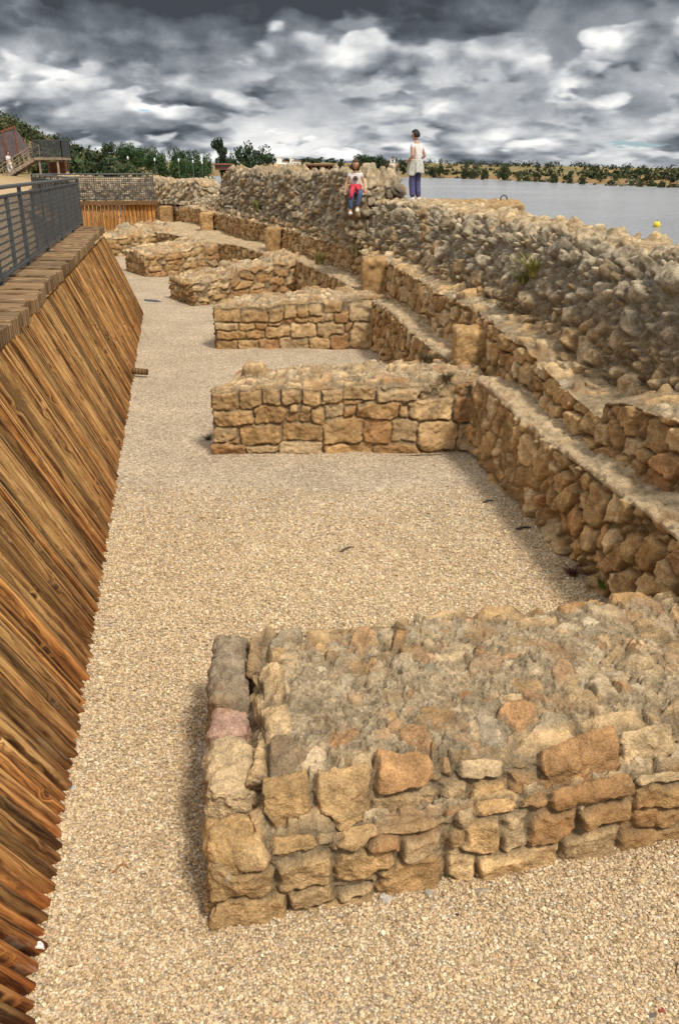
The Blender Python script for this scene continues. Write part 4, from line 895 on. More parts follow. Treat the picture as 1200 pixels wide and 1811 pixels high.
# ------------------------------------------------------------------ viewing platform, stairs and ramp at far left
Y0 = 74.0; GZ = zland(-24, Y0)
tv = thing('viewing_platform', 'grey mesh-sided viewing platform reached by steps at the far left', 'platform', (-24, Y0, GZ))
X0, ZT = px(63, 248, Y0); X1, ZF = px(113, 278, Y0)
M_DECKW = plain('deck_timber', (.30, .23, .17), .85, .3, 3)
m_ = MB(); m_.box((X0, Y0, ZF - .18), (X1, Y0 + 2.4, ZF)); m_.build('deck', M_DECKW, tv)
for u in (71, 103):
    xx_, _ = px(u, 0, Y0)
    for yy_ in (Y0 + .1, Y0 + 2.2): m_ = MB(); m_.box((xx_ - .07, yy_, GZ - .3), (xx_ + .07, yy_ + .14, ZF - .18)); m_.build('leg', M_DECKW, tv)
def panel(root, p, q, h0, h1, pitch=.14):
    p, q = np.array(p), np.array(q); L = np.linalg.norm(q - p); up = np.array([0, 0, 1.]); n = int(L / pitch); la, fr = MB(), MB()
    for k in range(n + 1): c_ = p + (q - p) * k / n; la.bar(c_ + up * h0, c_ + up * h1, .03, .05, up=(0, 1, 0))
    for k in range(int((h1 - h0) / pitch) + 1): la.bar(p + up * (h0 + k * pitch), q + up * (h0 + k * pitch), .05, .03)
    la.build('mesh_panel', M_STEEL, root); fr.bar(p + up * h1, q + up * h1, .07, .07)
    for k in range(max(2, int(L / 1.2)) + 1): c_ = p + (q - p) * k / max(2, int(L / 1.2)); fr.bar(c_, c_ + up * h1, .06, .06, up=(0, 1, 0))
    fr.build('railing', M_STEEL, root)
hr_ = ZT - ZF
panel(tv, (X0, Y0, ZF), (X1, Y0, ZF), .06, hr_); panel(tv, (X1, Y0, ZF), (X1, Y0 + 2.4, ZF), .06, hr_); panel(tv, (X0, Y0 + 2.4, ZF), (X1, Y0 + 2.4, ZF), .06, hr_)
m_ = MB(); m_.box((px(70, 0, Y0)[0], Y0 + 2.7, GZ - .3), (px(104, 0, Y0)[0], Y0 + 3.0, ZF - .3)); m_.build('rust_back_wall', M_RUSTM, tv)
ts_ = thing('staircase', 'open wooden steps with grey handrails climbing right to the platform', 'stairs', (-27, Y0 + .8, GZ))
xa_, za_ = px(-34, 336, Y0); xb_, zb2 = X0, ZF
for yy_, nm in ((Y0 + .15, 'stringer'), (Y0 + 1.55, 'stringer')):
    m_ = MB(); m_.bar((xa_, yy_, za_), (xb_, yy_, zb2 - .1), .08, .26); m_.build(nm, M_DECKW, ts_)
    m_ = MB(); m_.bar((xa_, yy_, za_ + 1.0), (xb_, yy_, zb2 + .95), .06, .06); m_.bar((xa_, yy_, za_ + .55), (xb_, yy_, zb2 + .5), .04, .04)
    for k in range(6): t = k / 5; m_.bar((lerp(xa_, xb_, t), yy_, lerp(za_, zb2, t)), (lerp(xa_, xb_, t), yy_, lerp(za_, zb2, t) + 1.0), .05, .05, up=(0, 1, 0))
    m_.build('handrail', M_DECKW, ts_)
nst = 15
for k in range(nst): t = (k + .5) / nst; m_ = MB(); m_.box((lerp(xa_, xb_, t) - .15, Y0 + .2, lerp(za_, zb2, t) - .03), (lerp(xa_, xb_, t) + .15, Y0 + 1.5, lerp(za_, zb2, t) + .02)); m_.build('tread', M_DECKW, ts_)
tr_ = thing('access_ramp', 'rising ramp with purple grey mesh side and rusty top rail behind the steps', 'ramp', (-27, Y0 + 6, GZ))
yr = Y0 + 6; xr0, zr0 = px(-30, 288, yr); xr1, zr1 = px(37, 259, yr)
m_ = MB(); m_.bar((xr0, yr, zr0 + 1.9), (xr1, yr, zr1 + 1.55), .1, .16); m_.build('top_rail', M_RUSTM, tr_)
M_PMESH = plain('purple_mesh', (.135, .105, .115), .7, .25, 2)
m_ = MB(); m_.hexa([(xr0, yr, zr0 - .6), (xr1, yr, zr1 - .6), (xr1, yr + .05, zr1 - .6), (xr0, yr + .05, zr0 - .6), (xr0, yr, zr0 + 1.8), (xr1, yr, zr1 + 1.45), (xr1, yr + .05, zr1 + 1.45), (xr0, yr + .05, zr0 + 1.8)]); x2_, z2_ = px(53, 270, yr)
m_.hexa([(xr1, yr, zr1 - .6), (x2_, yr + .6, z2_ - .4), (x2_, yr + .65, z2_ - .4), (xr1, yr + .05, zr1 - .6), (xr1, yr, zr1 + 1.45), (x2_, yr + .6, z2_ + .35), (x2_, yr + .65, z2_ + .35), (xr1, yr + .05, zr1 + 1.45)]); m_.build('side_panel', M_PMESH, tr_)
for k in range(4): t = k / 3; m_ = MB(); c_ = (lerp(xr0, xr1, t), yr - .06, lerp(zr0, zr1, t)); m_.bar((c_[0], c_[1], GZ - .4), (c_[0], c_[1], c_[2] + 1.7), .09, .09, up=(0, 1, 0)); m_.build('post', M_RUSTM, tr_)

#@@PEOPLE
# ------------------------------------------------------------------ people
def evaluated(me, mods):
    o = bpy.data.objects.new('work', me); col.objects.link(o)
    for t, kw in mods:
        md = o.modifiers.new(t, t)
        for k, v in kw.items(): setattr(md, k, v)
    dg = bpy.context.evaluated_depsgraph_get(); dg.update(); e = o.evaluated_get(dg); m2 = bpy.data.meshes.new_from_object(e)
    V = np.empty(len(m2.vertices) * 3, np.float32); m2.vertices.foreach_get('co', V); F4 = [tuple(p.vertices) for p in m2.polygons if len(p.vertices) == 4]; F3 = [tuple(p.vertices) for p in m2.polygons if len(p.vertices) == 3]
    bpy.data.objects.remove(o); return V.reshape(-1, 3), F4, F3
def skin(J, E, sub=2):
    """J: name -> ((x,y,z), radius); E: list of name pairs; grown with the Skin modifier"""
    names = list(J); me = bpy.data.meshes.new('work'); me.from_pydata([J[n][0] for n in names], [(names.index(a), names.index(b)) for a, b in E], [])
    o = bpy.data.objects.new('work', me); col.objects.link(o); md = o.modifiers.new('Skin', 'SKIN'); md.use_smooth_shade = True
    for i, n in enumerate(names):
        r_ = J[n][1]; sv = me.skin_vertices[0].data[i]; sv.radius = r_ if hasattr(r_, '__len__') else (r_, r_); sv.use_root = (i == 0)
    o.modifiers.new('Sub', 'SUBSURF').levels = sub
    dg = bpy.context.evaluated_depsgraph_get(); dg.update(); m2 = bpy.data.meshes.new_from_object(o.evaluated_get(dg))
    V = np.empty(len(m2.vertices) * 3, np.float32); m2.vertices.foreach_get('co', V); F4 = [tuple(p.vertices) for p in m2.polygons if len(p.vertices) == 4]; F3 = [tuple(p.vertices) for p in m2.polygons if len(p.vertices) == 3]
    bpy.data.objects.remove(o); return V.reshape(-1, 3).astype(float), F4, F3
def head_shape(c, s, pitch=0.0, yaw=0.0):
    """head facing -Y: skull, jaw, brow, nose, lips, ears"""
    n, m_ = 36, 28; V = []
    for i in range(m_):
        th = math.pi * i / (m_ - 1)
        for k in range(n):
            ph = 2 * math.pi * k / n; x, y, z = math.sin(th) * math.sin(ph), -math.sin(th) * math.cos(ph), math.cos(th)
            low = max(0, -z); xx_, yy_, zz_ = x * (.74 - .22 * low ** 1.4), y * (.92 if y > 0 else .86), z * 1.12
            if y > 0: yy_ *= 1 - .25 * low
            f = math.exp(-(x / .13) ** 2) if y < 0 else 0
            yy_ -= f * (.20 * math.exp(-((z + .20) / .12) ** 2) + .12 * math.exp(-((z - .02) / .16) ** 2) + .06 * math.exp(-((z + .47) / .07) ** 2) + .08 * math.exp(-((z + .78) / .14) ** 2))
            if y < 0: yy_ += .07 * math.exp(-((abs(x) - .3) / .13) ** 2 - ((z - .04) / .12) ** 2)
            xx_ += math.copysign(.10, x) * math.exp(-((y - .05) / .14) ** 2 - ((z + .08) / .2) ** 2) if abs(x) > .5 else 0
            V.append((xx_, yy_, zz_))
    V = np.array(V) * s; return rot(V, pitch, yaw) + np.array(c), gridF(m_, n).tolist() + [(i * n + n - 1, i * n, (i + 1) * n, (i + 1) * n + n - 1) for i in range(m_ - 1)]
def rot(V, pitch, yaw):
    cp, sp, cy, sy = math.cos(pitch), math.sin(pitch), math.cos(yaw), math.sin(yaw); V = np.asarray(V, float)
    V = np.stack([V[:, 0], V[:, 1] * cp - V[:, 2] * sp, V[:, 1] * sp + V[:, 2] * cp], 1)
    return np.stack([V[:, 0] * cy - V[:, 1] * sy, V[:, 0] * sy + V[:, 1] * cy, V[:, 2]], 1)
def hand(mb, w, d, side, s=1.0, curl=.5):
    """palm, four fingers and a thumb from the wrist w along d"""
    w, d = Vector(w), Vector(d).normalized(); sd_ = d.cross(Vector((0, -1, .2))).normalized(); nm = sd_.cross(d).normalized() 
    mb.tube([w, w + d * .03 * s, w + d * .075 * s], [.021 * s, .030 * s, .028 * s], 10)
    for k, L in enumerate((.055, .066, .062, .048)):
        b_ = w + d * .07 * s + sd_ * (k - 1.5) * .017 * s; p1 = b_ + d * L * .5 * s + nm * .01 * curl * s; p2 = p1 + (d * (1 - curl * .5) + nm * curl).normalized() * L * .5 * s
        mb.tube([b_, p1, p2], [.0085 * s, .008 * s, .006 * s], 7)
    b_ = w + d * .025 * s + sd_ * side * -.026 * s; mb.tube([b_, b_ + (d * .6 - sd_ * side * .7) * .035 * s, b_ + (d * 1.4 - sd_ * side * .7) * .04 * s], [.011 * s, .010 * s, .007 * s], 7)
M_SKIN = plain('skin', (.50, .29, .195), .55, .08, 30, 0, .1); M_HAIRB = plain('black_hair', (.018, .015, .014), .5, .4, 60, 0, .6, .01); M_HAIRN = plain('brown_hair', (.085, .038, .018), .5, .4, 60, 0, .6, .01)
M_TEE = plain('white_cotton', (.70, .66, .66), .85, .08, 15, 0, .5, .01); M_JEAN = plain('blue_denim', (.065, .10, .19), .85, .3, 25, 0, .5, .008); M_PURP = plain('violet_trousers', (.085, .085, .19), .8, .2, 18, 0, .5, .01)
M_RED = plain('red_jacket', (.56, .055, .075), .75, .2, 14, 0, .6, .012); M_SHOE = plain('white_shoe', (.62, .59, .54), .7, .1, 30); M_GREYK = plain('pale_cardigan', (.52, .52, .48), .85, .15, 14, 0, .6, .012); M_DARK = plain('dark_print', (.13, .075, .05), .8, .3, 60)
M_EYE = plain('eye', (.02, .015, .012), .3, .1); M_LIP = plain('lip', (.30, .10, .085), .5, .1)
def person(label, loc, yaw, J, cl, headc, hs, hp, hyaw, hair, hands, group=None, hands_s=1.0, shoes=(), toe=(0, -1, 0)):
    root = thing('person', label, 'person', loc); root.rotation_euler = (0, 0, yaw)
    limb = [('pelvis', 'spine'), ('spine', 'chest'), ('chest', 'neck0'), ('neck0', 'neck1')] + [(a + sfx, b + sfx) for sfx in 'LR' for a, b in (('sh', 'el'), ('el', 'wr'), ('hip', 'kn'), ('kn', 'an'), ('an', 'toe'))] + [('chest', 'shL'), ('chest', 'shR'), ('pelvis', 'hipL'), ('pelvis', 'hipR')]
    mb = MB(); V, F4, F3 = skin(J, limb); mb.add(V, F4, F3)
    V, F = head_shape(headc, hs, hp, hyaw); mb.add(V, F)
    for (w, d, sdn, cu) in hands: hand(mb, w, d, sdn, hands_s, cu)
    me = bpy.data.meshes.new('work'); allF = sum([x_.tolist() for x_ in mb.F4 + mb.F3], []); me.from_pydata(np.concatenate(mb.V).tolist(), [], allF)
    V, F4, F3 = evaluated(me, [('REMESH', dict(mode='VOXEL', voxel_size=.0065)), ('SMOOTH', dict(factor=.5, iterations=2))])
    def part(nm, V, F, mt, parent=root, smooth=True):
        o = bpy.data.objects.new(nm, bpy.data.meshes.new(nm)); o.data.from_pydata(np.asarray(V).tolist(), [], [tuple(f) for f in F]); o.data.materials.append(mt); o.data.polygons.foreach_set('use_smooth', [smooth] * len(o.data.polygons)); col.objects.link(o); o.parent = parent; return o
    body = part('body', V, F4 + F3, M_SKIN)
    e = MB()
    for sx_ in (-1, 1):
        c_ = rot([(sx_ * .27 * hs, -.80 * hs, .05 * hs)], hp, hyaw)[0] + headc; e = MB(); e.tube([c_ + np.array([0, 0, t * .05 * hs]) for t in (-1, -.5, 0, .5, 1)], [.02 * hs, .08 * hs, .11 * hs, .08 * hs, .02 * hs], 8); part('eye', np.concatenate(e.V), e.F4[0].tolist() + e.F3[0].tolist(), M_EYE)
    e = MB(); pts = rot([(x_ * hs, (-.83 + abs(x_) * .25) * hs, -.47 * hs) for x_ in (-.2, -.1, 0, .1, .2)], hp, hyaw) + headc; e.tube(pts, [.01 * hs, .035 * hs, .045 * hs, .035 * hs, .01 * hs], 6); part('mouth', np.concatenate(e.V), e.F4[0].tolist() + e.F3[0].tolist(), M_LIP)
    for nm, JJ, EE, mt in cl:
        V, F4, F3 = skin(JJ, EE); V = V + (fbm(V, 14, 3, 5) * .008)[:, None] * [1, 1, .3]; part(nm, V, F4 + F3, mt)
    V, F = hair(np.array(headc), hs); V = rot(V, hp, hyaw) + headc; part('hair', V, F, M_HAIRN if label.find('long') >= 0 else M_HAIRB)
    for (a, t_, s_) in shoes:
        a, t_ = np.array(a, float), np.array(t_, float); n_ = 9; e = MB(); d = (t_ - a)
        pts = [a - d * .35 + [0, 0, -.012 * s_], a - d * .25, a, a + d * .5 + [0, 0, -.004], a + d * 1.0, a + d * 1.2 + [0, 0, -.006]]; e.tube(pts, [.012 * s_, .046 * s_, .052 * s_, .046 * s_, .040 * s_, .015 * s_], 12)
        part('shoe', np.concatenate(e.V), e.F4[0].tolist() + e.F3[0].tolist(), mt_shoe)
    return root, part
mt_shoe = M_SHOE
def hair_cap(long):
    def f(c, hs):
        n, m_ = 48, 34; V = []
        for i in range(m_):
            th = math.pi * .99 * i / (m_ - 1) + .005
            for k in range(n):
                ph = 2 * math.pi * k / n; x, y, z = math.sin(th) * math.sin(ph), -math.sin(th) * math.cos(ph), math.cos(th)
                r_ = 1.0
                # the face is left open: hair retreats behind the forehead there
                face = min(1, max(0, -y - .12) * 3.2) * (1 if z < .40 else max(0, 1 - (z - .40) / .25))
                if not long and z < -.35: face = max(face, min(1, (-.35 - z) / .15))
                r_ = lerp(1.10, .62, face)
                X, Y_, Z_ = x * .80 * r_ , y * .95 * r_, z * 1.15 * r_
                if long and z < 0 and face < .8: Z_ = z * 1.9; X *= 1.22 + .16 * -z; Y_ = Y_ + .10 + .40 * -z
                V.append((X, Y_, Z_))
        V = np.array(V) * hs; nn = V / np.linalg.norm(V, axis=1, keepdims=True); V = V + nn * (fbm(V / hs, 4.5, 3, 3) * .07 * hs)[:, None]
        return V, gridF(m_, n).tolist() + [(i * n + n - 1, i * n, (i + 1) * n, (i + 1) * n + n - 1) for i in range(m_ - 1)]
    return f
def wrap(rx0, ry0, z0, rx1, ry1, z1, cx=0, cy=0, folds=7, amp=.018, hem=.03, seed=1, n=64, m_=14):
    """cloth tied round the hips: flaring ring with folds, closed with thickness"""
    V = []
    for side in (0, 1):
        for i in range(m_):
            t = i / (m_ - 1)
            for k in range(n):
                a = 2 * math.pi * k / n; w_ = 1 - .012 / rx0 * side * 2; f_ = 1 + (amp * t * math.sin(folds * a + seed) + amp * .6 * t * math.sin((folds * 2 + 1) * a + 2.0 * seed)) / rx0
                V.append((cx + lerp(rx0, rx1, t ** .8) * f_ * w_ * math.cos(a), cy + lerp(ry0, ry1, t ** .8) * f_ * w_ * math.sin(a), lerp(z0, z1, t) - hem * t * math.sin(2 * a + seed) - hem * .5 * t * math.sin(5 * a)))
    F = []
    for s_ in (0, 1):
        o_ = s_ * n * m_
        for i in range(m_ - 1):
            for k in range(n):
                q = (o_ + i * n + k, o_ + i * n + (k + 1) % n, o_ + (i + 1) * n + (k + 1) % n, o_ + (i + 1) * n + k); F.append(q if s_ else q[::-1])
    for k in range(n):
        for i in (0, m_ - 1): q = (i * n + k, i * n + (k + 1) % n, n * m_ + i * n + (k + 1) % n, n * m_ + i * n + k); F.append(q if i == 0 else q[::-1])
    return np.array(V), F
def sub(J, names, add=0.0, ren=None): return {n: (J[n][0], (J[n][1] + add)) for n in names}

bpy.context.view_layer.update(); DG = bpy.context.evaluated_depsgraph_get()
def drop(u, v):
    """what stands where on the surface seen at a photo pixel"""
    ok, p, nrm, *_ = scene.ray_cast(DG, Vector((0, 0, H)), Vector(ray(u, v)).normalized()); return np.array(p), np.array(nrm)
def ground_z(x, y, top=8):
    ok, p, nrm, *_ = scene.ray_cast(DG, Vector((x, y, top)), Vector((0, 0, -1))); return p.z if ok else 0.0

# standing woman
J = {'pelvis': ((0, .01, .80), .115), 'spine': ((0, .02, .95), .10), 'chest': ((0, .02, 1.12), .115), 'neck0': ((0, .015, 1.25), .05), 'neck1': ((0, -.005, 1.33), .045)}
for sfx, sg in (('L', 1), ('R', -1)):
    J.update({'sh' + sfx: ((sg * .155, .02, 1.205), .048), 'el' + sfx: ((sg * .235, .10, .985), .036), 'wr' + sfx: ((sg * .165, -.10, .885), .025),
              'hip' + sfx: ((sg * .085, .01, .74), .085), 'kn' + sfx: ((sg * .08, -.01 - .02 * sg, .42), .056), 'an' + sfx: ((sg * .085, .03 - .02 * sg, .07), .040), 'toe' + sfx: ((sg * .10, -.10 - .02 * sg, .03), .03)})
shirtJ = {'chest': (J['chest'][0], .128), 'spine': (J['spine'][0], .115), 'pelvis': ((0, .01, .84), .13), 'neck0': ((0, .018, 1.225), .072)}
for s_ in 'LR': shirtJ['sh' + s_] = (J['sh' + s_][0], .060); a_, b_ = np.array(J['sh' + s_][0]), np.array(J['el' + s_][0]); shirtJ['sl' + s_] = (tuple(a_ * .62 + b_ * .38), .055)
SE = [('chest', 'spine'), ('spine', 'pelvis'), ('chest', 'neck0'), ('chest', 'shL'), ('chest', 'shR'), ('shL', 'slL'), ('shR', 'slR')]
tro = {'pelvis': ((0, .01, .80), .095)}
for s_ in 'LR': tro.update({'hip' + s_: (J['hip' + s_][0], .088), 'kn' + s_: (J['kn' + s_][0], .078), 'an' + s_: (tuple(np.array(J['an' + s_][0]) + [0, 0, .02]), .068)})
TE = [('pelvis', 'hipL'), ('pelvis', 'hipR'), ('hipL', 'knL'), ('hipR', 'knR'), ('knL', 'anL'), ('knR', 'anR')]
wx, wy = at_z(733, 349, 2.76); wy = 21.2; wx = (733 - 600) / 1500 * wy / 1.072; wz = ground_z(wx, wy)
hd = [(J['wr' + s_][0], (-sg * .6, -.8, -.1), sg, .6) for s_, sg in (('L', 1), ('R', -1))]
wroot, wpart = person('woman standing on the crest with short black hair, white top and violet trousers', (wx, wy, wz - .01), R(228), J, [('shirt', shirtJ, SE, M_TEE), ('trousers', tro, TE, M_PURP)], (0, -.025, 1.425), .102, R(4), R(26), hair_cap(False), hd,
    shoes=[(np.array(J['an' + s_][0]) * [1, 1, 0] + [0, 0, .045], np.array(J['toe' + s_][0]) * [1, 1, 0] + [0, 0, .04], 1.1) for s_ in 'LR'])
V, F = wrap(.158, .158, .92, .182, .180, .60, 0, .01, 6, .022, .035, 2); wpart('tied_cardigan', V, F, M_GREYK)
# seated girl
J = {'pelvis': ((0, .14, .54), .10), 'spine': ((0, .12, .66), .088), 'chest': ((0, .10, .79), .095), 'neck0': ((0, .085, .895), .043), 'neck1': ((0, .06, .965), .04),
     'shL': ((.13, .10, .86), .042), 'elL': ((.20, .10, .68), .031), 'wrL': ((.215, .02, .53), .022), 'shR': ((-.13, .10, .86), .042), 'elR': ((-.21, .12, .68), .031), 'wrR': ((-.235, .05, .52), .022),
     'hipL': ((.075, .10, .52), .075), 'knL': ((.10, -.18, .46), .052), 'anL': ((.03, -.17, .13), .036), 'toeL': ((.02, -.28, .07), .028),
     'hipR': ((-.075, .10, .52), .075), 'knR': ((-.11, -.17, .42), .052), 'anR': ((-.13, -.17, .06), .036), 'toeR': ((-.14, -.28, .02), .028)}
shirtJ = {'chest': (J['chest'][0], .108), 'spine': (J['spine'][0], .102), 'pelvis': ((0, .135, .57), .112), 'neck0': ((0, .085, .875), .06)}
for s_ in 'LR': shirtJ['sh' + s_] = (J['sh' + s_][0], .053); a_, b_ = np.array(J['sh' + s_][0]), np.array(J['el' + s_][0]); shirtJ['sl' + s_] = (tuple(a_ * .55 + b_ * .45), .053)
tro = {'pelvis': ((0, .14, .53), .108)}
for s_ in 'LR': tro.update({'hip' + s_: (J['hip' + s_][0], .084), 'kn' + s_: (J['kn' + s_][0], .064), 'an' + s_: (tuple(np.array(J['an' + s_][0]) + [0, 0, .02]), .050)})
hd = [(J['wr' + s_][0], (sg * .1, -.25, -.9), sg, .3) for s_, sg in (('L', 1), ('R', -1))]
gx_, gy_ = .37, 21.0
groot, gpart = person('girl with long brown hair sitting on rubble, red jacket round waist and jeans', (gx_, gy_, 2.42), R(3), J, [('t_shirt', shirtJ, SE, M_TEE), ('jeans', tro, TE, M_JEAN)], (0, .02, 1.075), .098, R(14), R(-4), hair_cap(True), hd, hands_s=.85,
    shoes=[(np.array(J['an' + s_][0]) + [0, -.02, -.035], np.array(J['toe' + s_][0]) + [0, 0, .0], 1.0) for s_ in 'LR'])
V, F = wrap(.122, .116, .655, .165, .175, .445, 0, .085, 6, .018, .02, 3); gpart('red_jacket', V, F, M_RED)
e = MB(); e.tube([(-.03, -.02, .60), (-.06, -.10, .56), (-.10, -.17, .50), (-.115, -.21, .42), (-.12, -.215, .34)], [.03, .045, .05, .05, .03], 10); e.tube([(.02, -.02, .60), (.05, -.09, .55), (.09, -.14, .52)], [.03, .04, .02], 10); e.tube([(-.04, -.02, .61), (0, -.03, .61), (.04, -.02, .605)], [.025, .035, .025], 10)
gpart('jacket_sleeves', np.concatenate(e.V), sum([f.tolist() for f in e.F4 + e.F3], []), M_RED)
e = MB()
for k, (w_, z) in enumerate(((.035, .80), (.06, .765), (.05, .735))):
    e.hexa([(-w_, -.035, z), (w_, -.035, z), (w_, .06, z), (-w_, .06, z), (-w_, -.025, z + .024), (w_, -.025, z + .024), (w_, .06, z + .024), (-w_, .06, z + .024)])
gpart('shirt_print', np.concatenate(e.V), sum([f.tolist() for f in e.F4], []), M_DARK)
# walker in white on the steps
J = {'pelvis': ((0, 0, .90), .12), 'spine': ((0, .0, 1.06), .11), 'chest': ((0, 0, 1.27), .13), 'neck0': ((0, 0, 1.42), .05), 'neck1': ((0, -.01, 1.5), .048)}
for sfx, sg in (('L', 1), ('R', -1)):
    J.update({'sh' + sfx: ((sg * .18, 0, 1.37), .052), 'el' + sfx: ((sg * .24, .05 * sg, 1.1), .04), 'wr' + sfx: ((sg * .22, -.12 + .06 * sg, .88), .027), 'hip' + sfx: ((sg * .09, 0, .84), .09), 'kn' + sfx: ((sg * .09, -.12 * sg - .05, .47), .06), 'an' + sfx: ((sg * .09, .12 * sg, .08), .042), 'toe' + sfx: ((sg * .1, .12 * sg - .14, .04), .03)})
shirtJ = {'chest': (J['chest'][0], .145), 'spine': (J['spine'][0], .135), 'pelvis': ((0, 0, .90), .145), 'neck0': ((0, 0, 1.39), .075)}
for s_ in 'LR': shirtJ['sh' + s_] = (J['sh' + s_][0], .068); shirtJ['sl' + s_] = (J['el' + s_][0], .056)
tro = {'pelvis': ((0, 0, .88), .13)}
for s_ in 'LR': tro.update({'hip' + s_: (J['hip' + s_][0], .105), 'kn' + s_: (J['kn' + s_][0], .085), 'an' + s_: (J['an' + s_][0], .07)})
hd = [(J['wr' + s_][0], (0, -.2, -.95), sg, .4) for s_, sg in (('L', 1), ('R', -1))]
px_, pz_ = px(18, 304, Y0 + .8); t_ = (px_ - xa_) / (xb_ - xa_); pz_ = lerp(za_, zb2, t_)
person('walker in white shirt and pale trousers on the wooden steps at far left', (px_, Y0 + .8, pz_), R(65), J, [('shirt', shirtJ, SE, M_TEE), ('trousers', tro, TE, M_TEE)], (0, -.02, 1.62), .112, 0, 0, hair_cap(False), hd,
       shoes=[(np.array(J['an' + s_][0]) + [0, 0, -.03], np.array(J['toe' + s_][0]), 1.1) for s_ in 'LR'])

#@@SMALL
# ------------------------------------------------------------------ small things on the ground and the walls
def weed(u, v, hgt, n, c, label, name='weed', spread=.5, seed=1, cat='plant', w_=.006):
    p, nr = drop(u, v); rg_ = np.random.default_rng(seed); V, F, C = [], [], []; rt = thing(name, label, cat, tuple(p))
    for k in range(n):
        a = rg_.uniform(0, 6.28); L = hgt * rg_.uniform(.5, 1.1); b_ = p + np.array([math.cos(a), math.sin(a), 0]) * rg_.uniform(0, hgt * .35); lean = spread * rg_.uniform(.2, 1.2)
        dx, dy = math.cos(a + rg_.normal() * .5) * lean, math.sin(a + rg_.normal() * .5) * lean; sx_, sy_ = -dy / (lean + 1e-6) * w_, dx / (lean + 1e-6) * w_; q = len(V)
        for t in (0, .4, .75, 1.0):
            x_, y_, z_ = b_[0] + dx * L * t * t, b_[1] + dy * L * t * t, b_[2] + L * (t - .25 * t * t * lean) - .01; ww = 1 - .85 * t
            V += [(x_ - sx_ * ww, y_ - sy_ * ww, z_), (x_ + sx_ * ww, y_ + sy_ * ww, z_)]
        F += [(q + 2 * i, q + 2 * i + 1, q + 2 * i + 3, q + 2 * i + 2) for i in range(3)]; C += [np.array(c) * rg_.uniform(1.0, 2.3)] * 8
    mk('leaf_blades', V, np.array(F), M_LEAF, rt, {'Col': np.array(C)}, False)
weed(945, 487, .30, 260, (.19, .18, .055), 'yellow green weed growing out of the rubble face of the dam', seed=2, spread=1.0, w_=.008)
weed(925, 500, .20, 120, (.15, .15, .05), 'small yellowish weed just left of the bigger weed on the rubble face', seed=12, spread=1.0, w_=.008)
weed(632, 452, .32, 160, (.17, .15, .06), 'dry grass tuft on the upper terrace left of the tall square pilaster', 'grass_tuft', seed=3, w_=.010)
weed(565, 467, .34, 160, (.18, .155, .06), 'dry grass tuft on the lower ledge behind the fourth cross wall', 'grass_tuft', seed=4, w_=.012)
weed(455, 372, .40, 120, (.14, .135, .05), 'green tuft on the terrace under the tall mound', 'grass_tuft', seed=5, w_=.016)
weed(1066, 1036, .12, 160, (.07, .11, .02), 'bright green tuft at the foot of the ledge beside the nearest cross wall', 'grass_tuft', seed=6, w_=.005)
weed(1012, 1017, .12, 130, (.075, .03, .022), 'dark reddish dried plant on the gravel at the foot of the ledge', seed=7, spread=1.3, w_=.004)
weed(368, 778, .10, 70, (.05, .045, .02), 'dark little plant at the left foot of the second cross wall', seed=8, spread=1.1, w_=.005)
weed(757, 640, .16, 140, (.085, .07, .035), 'dead brown tuft where the second cross wall meets the ledge', 'grass_tuft', seed=9, spread=1.0, w_=.007)
weed(790, 672, .14, 110, (.075, .06, .03), 'small dead tuft on the corner of the ledge top', 'grass_tuft', seed=10, spread=1.0, w_=.007)
def shard(u, v, size, c, name, label, cat, seed, thick=.25, rotz=0):
    p, nr = drop(u, v); rg_ = np.random.default_rng(seed); n = 7; ang = np.sort(rg_.uniform(0, 6.28, n)) * .35 + np.arange(n) * 6.28 / n * .65; r_ = rg_.uniform(.7, 1.1, n); sx_, sy_ = size
    B = np.stack([np.cos(ang) * r_ * sx_, np.sin(ang) * r_ * sy_], 1); cz, sz = math.cos(rotz), math.sin(rotz); B = B @ np.array([[cz, sz], [-sz, cz]]); h_ = max(sx_, sy_) * thick; t_ = rg_.normal(size=2) * .25
    lo = [(p[0] + x_, p[1] + y_, p[2] - h_ * .3 + t_[0] * x_ + t_[1] * y_) for x_, y_ in B]; hi = [(p[0] + x_ * .86, p[1] + y_ * .86, p[2] + h_ * .7 + t_[0] * x_ + t_[1] * y_) for x_, y_ in B]
    me = bpy.data.meshes.new(name); me.from_pydata(lo + hi, [], [tuple(range(n))[::-1], tuple(range(n, 2 * n))] + [(i, (i + 1) % n, n + (i + 1) % n, n + i) for i in range(n)]); o = bpy.data.objects.new(name, me); col.objects.link(o)
    me.materials.append(plain(name, c, .85, .3, 40)); V0 = Vector(p)
    for v_ in me.vertices: v_.co -= V0
    o.location = V0; tag(o, label, cat); return o
shard(272, 533, (.30, .13), (.06, .07, .08), 'slate_piece', 'flat dark slate lying on the gravel near the fourth cross wall', 'slate', 1, .08)
shard(1168, 1788, (.022, .018), (.28, .075, .045), 'brick_chip', 'red brick chip on the gravel at the bottom right corner', 'brick chip', 2, .6)
shard(1148, 1798, (.03, .014), (.16, .14, .12), 'stone_chip', 'grey stone chip beside the red brick chip', 'stone', 22, .5)
shard(683, 1592, (.045, .03), (.50, .47, .42), 'stone_chip', 'pale stone chip leaning on the front of the nearest wall', 'stone', 3, .6)
shard(762, 1583, (.035, .02), (.30, .27, .23), 'stone_chip', 'small grey shard by the nearest wall front, right of the pale chip', 'stone', 4, .4)
shard(848, 1573, (.075, .028), (.36, .31, .24), 'tile_shard', 'long flat tile shard at the foot of the nearest wall', 'tile shard', 5, .12, .2)
shard(68, 1672, (.035, .02), (.66, .64, .60), 'paper_scrap', 'crumpled white paper scrap against the foot of the planks', 'paper', 6, .3)
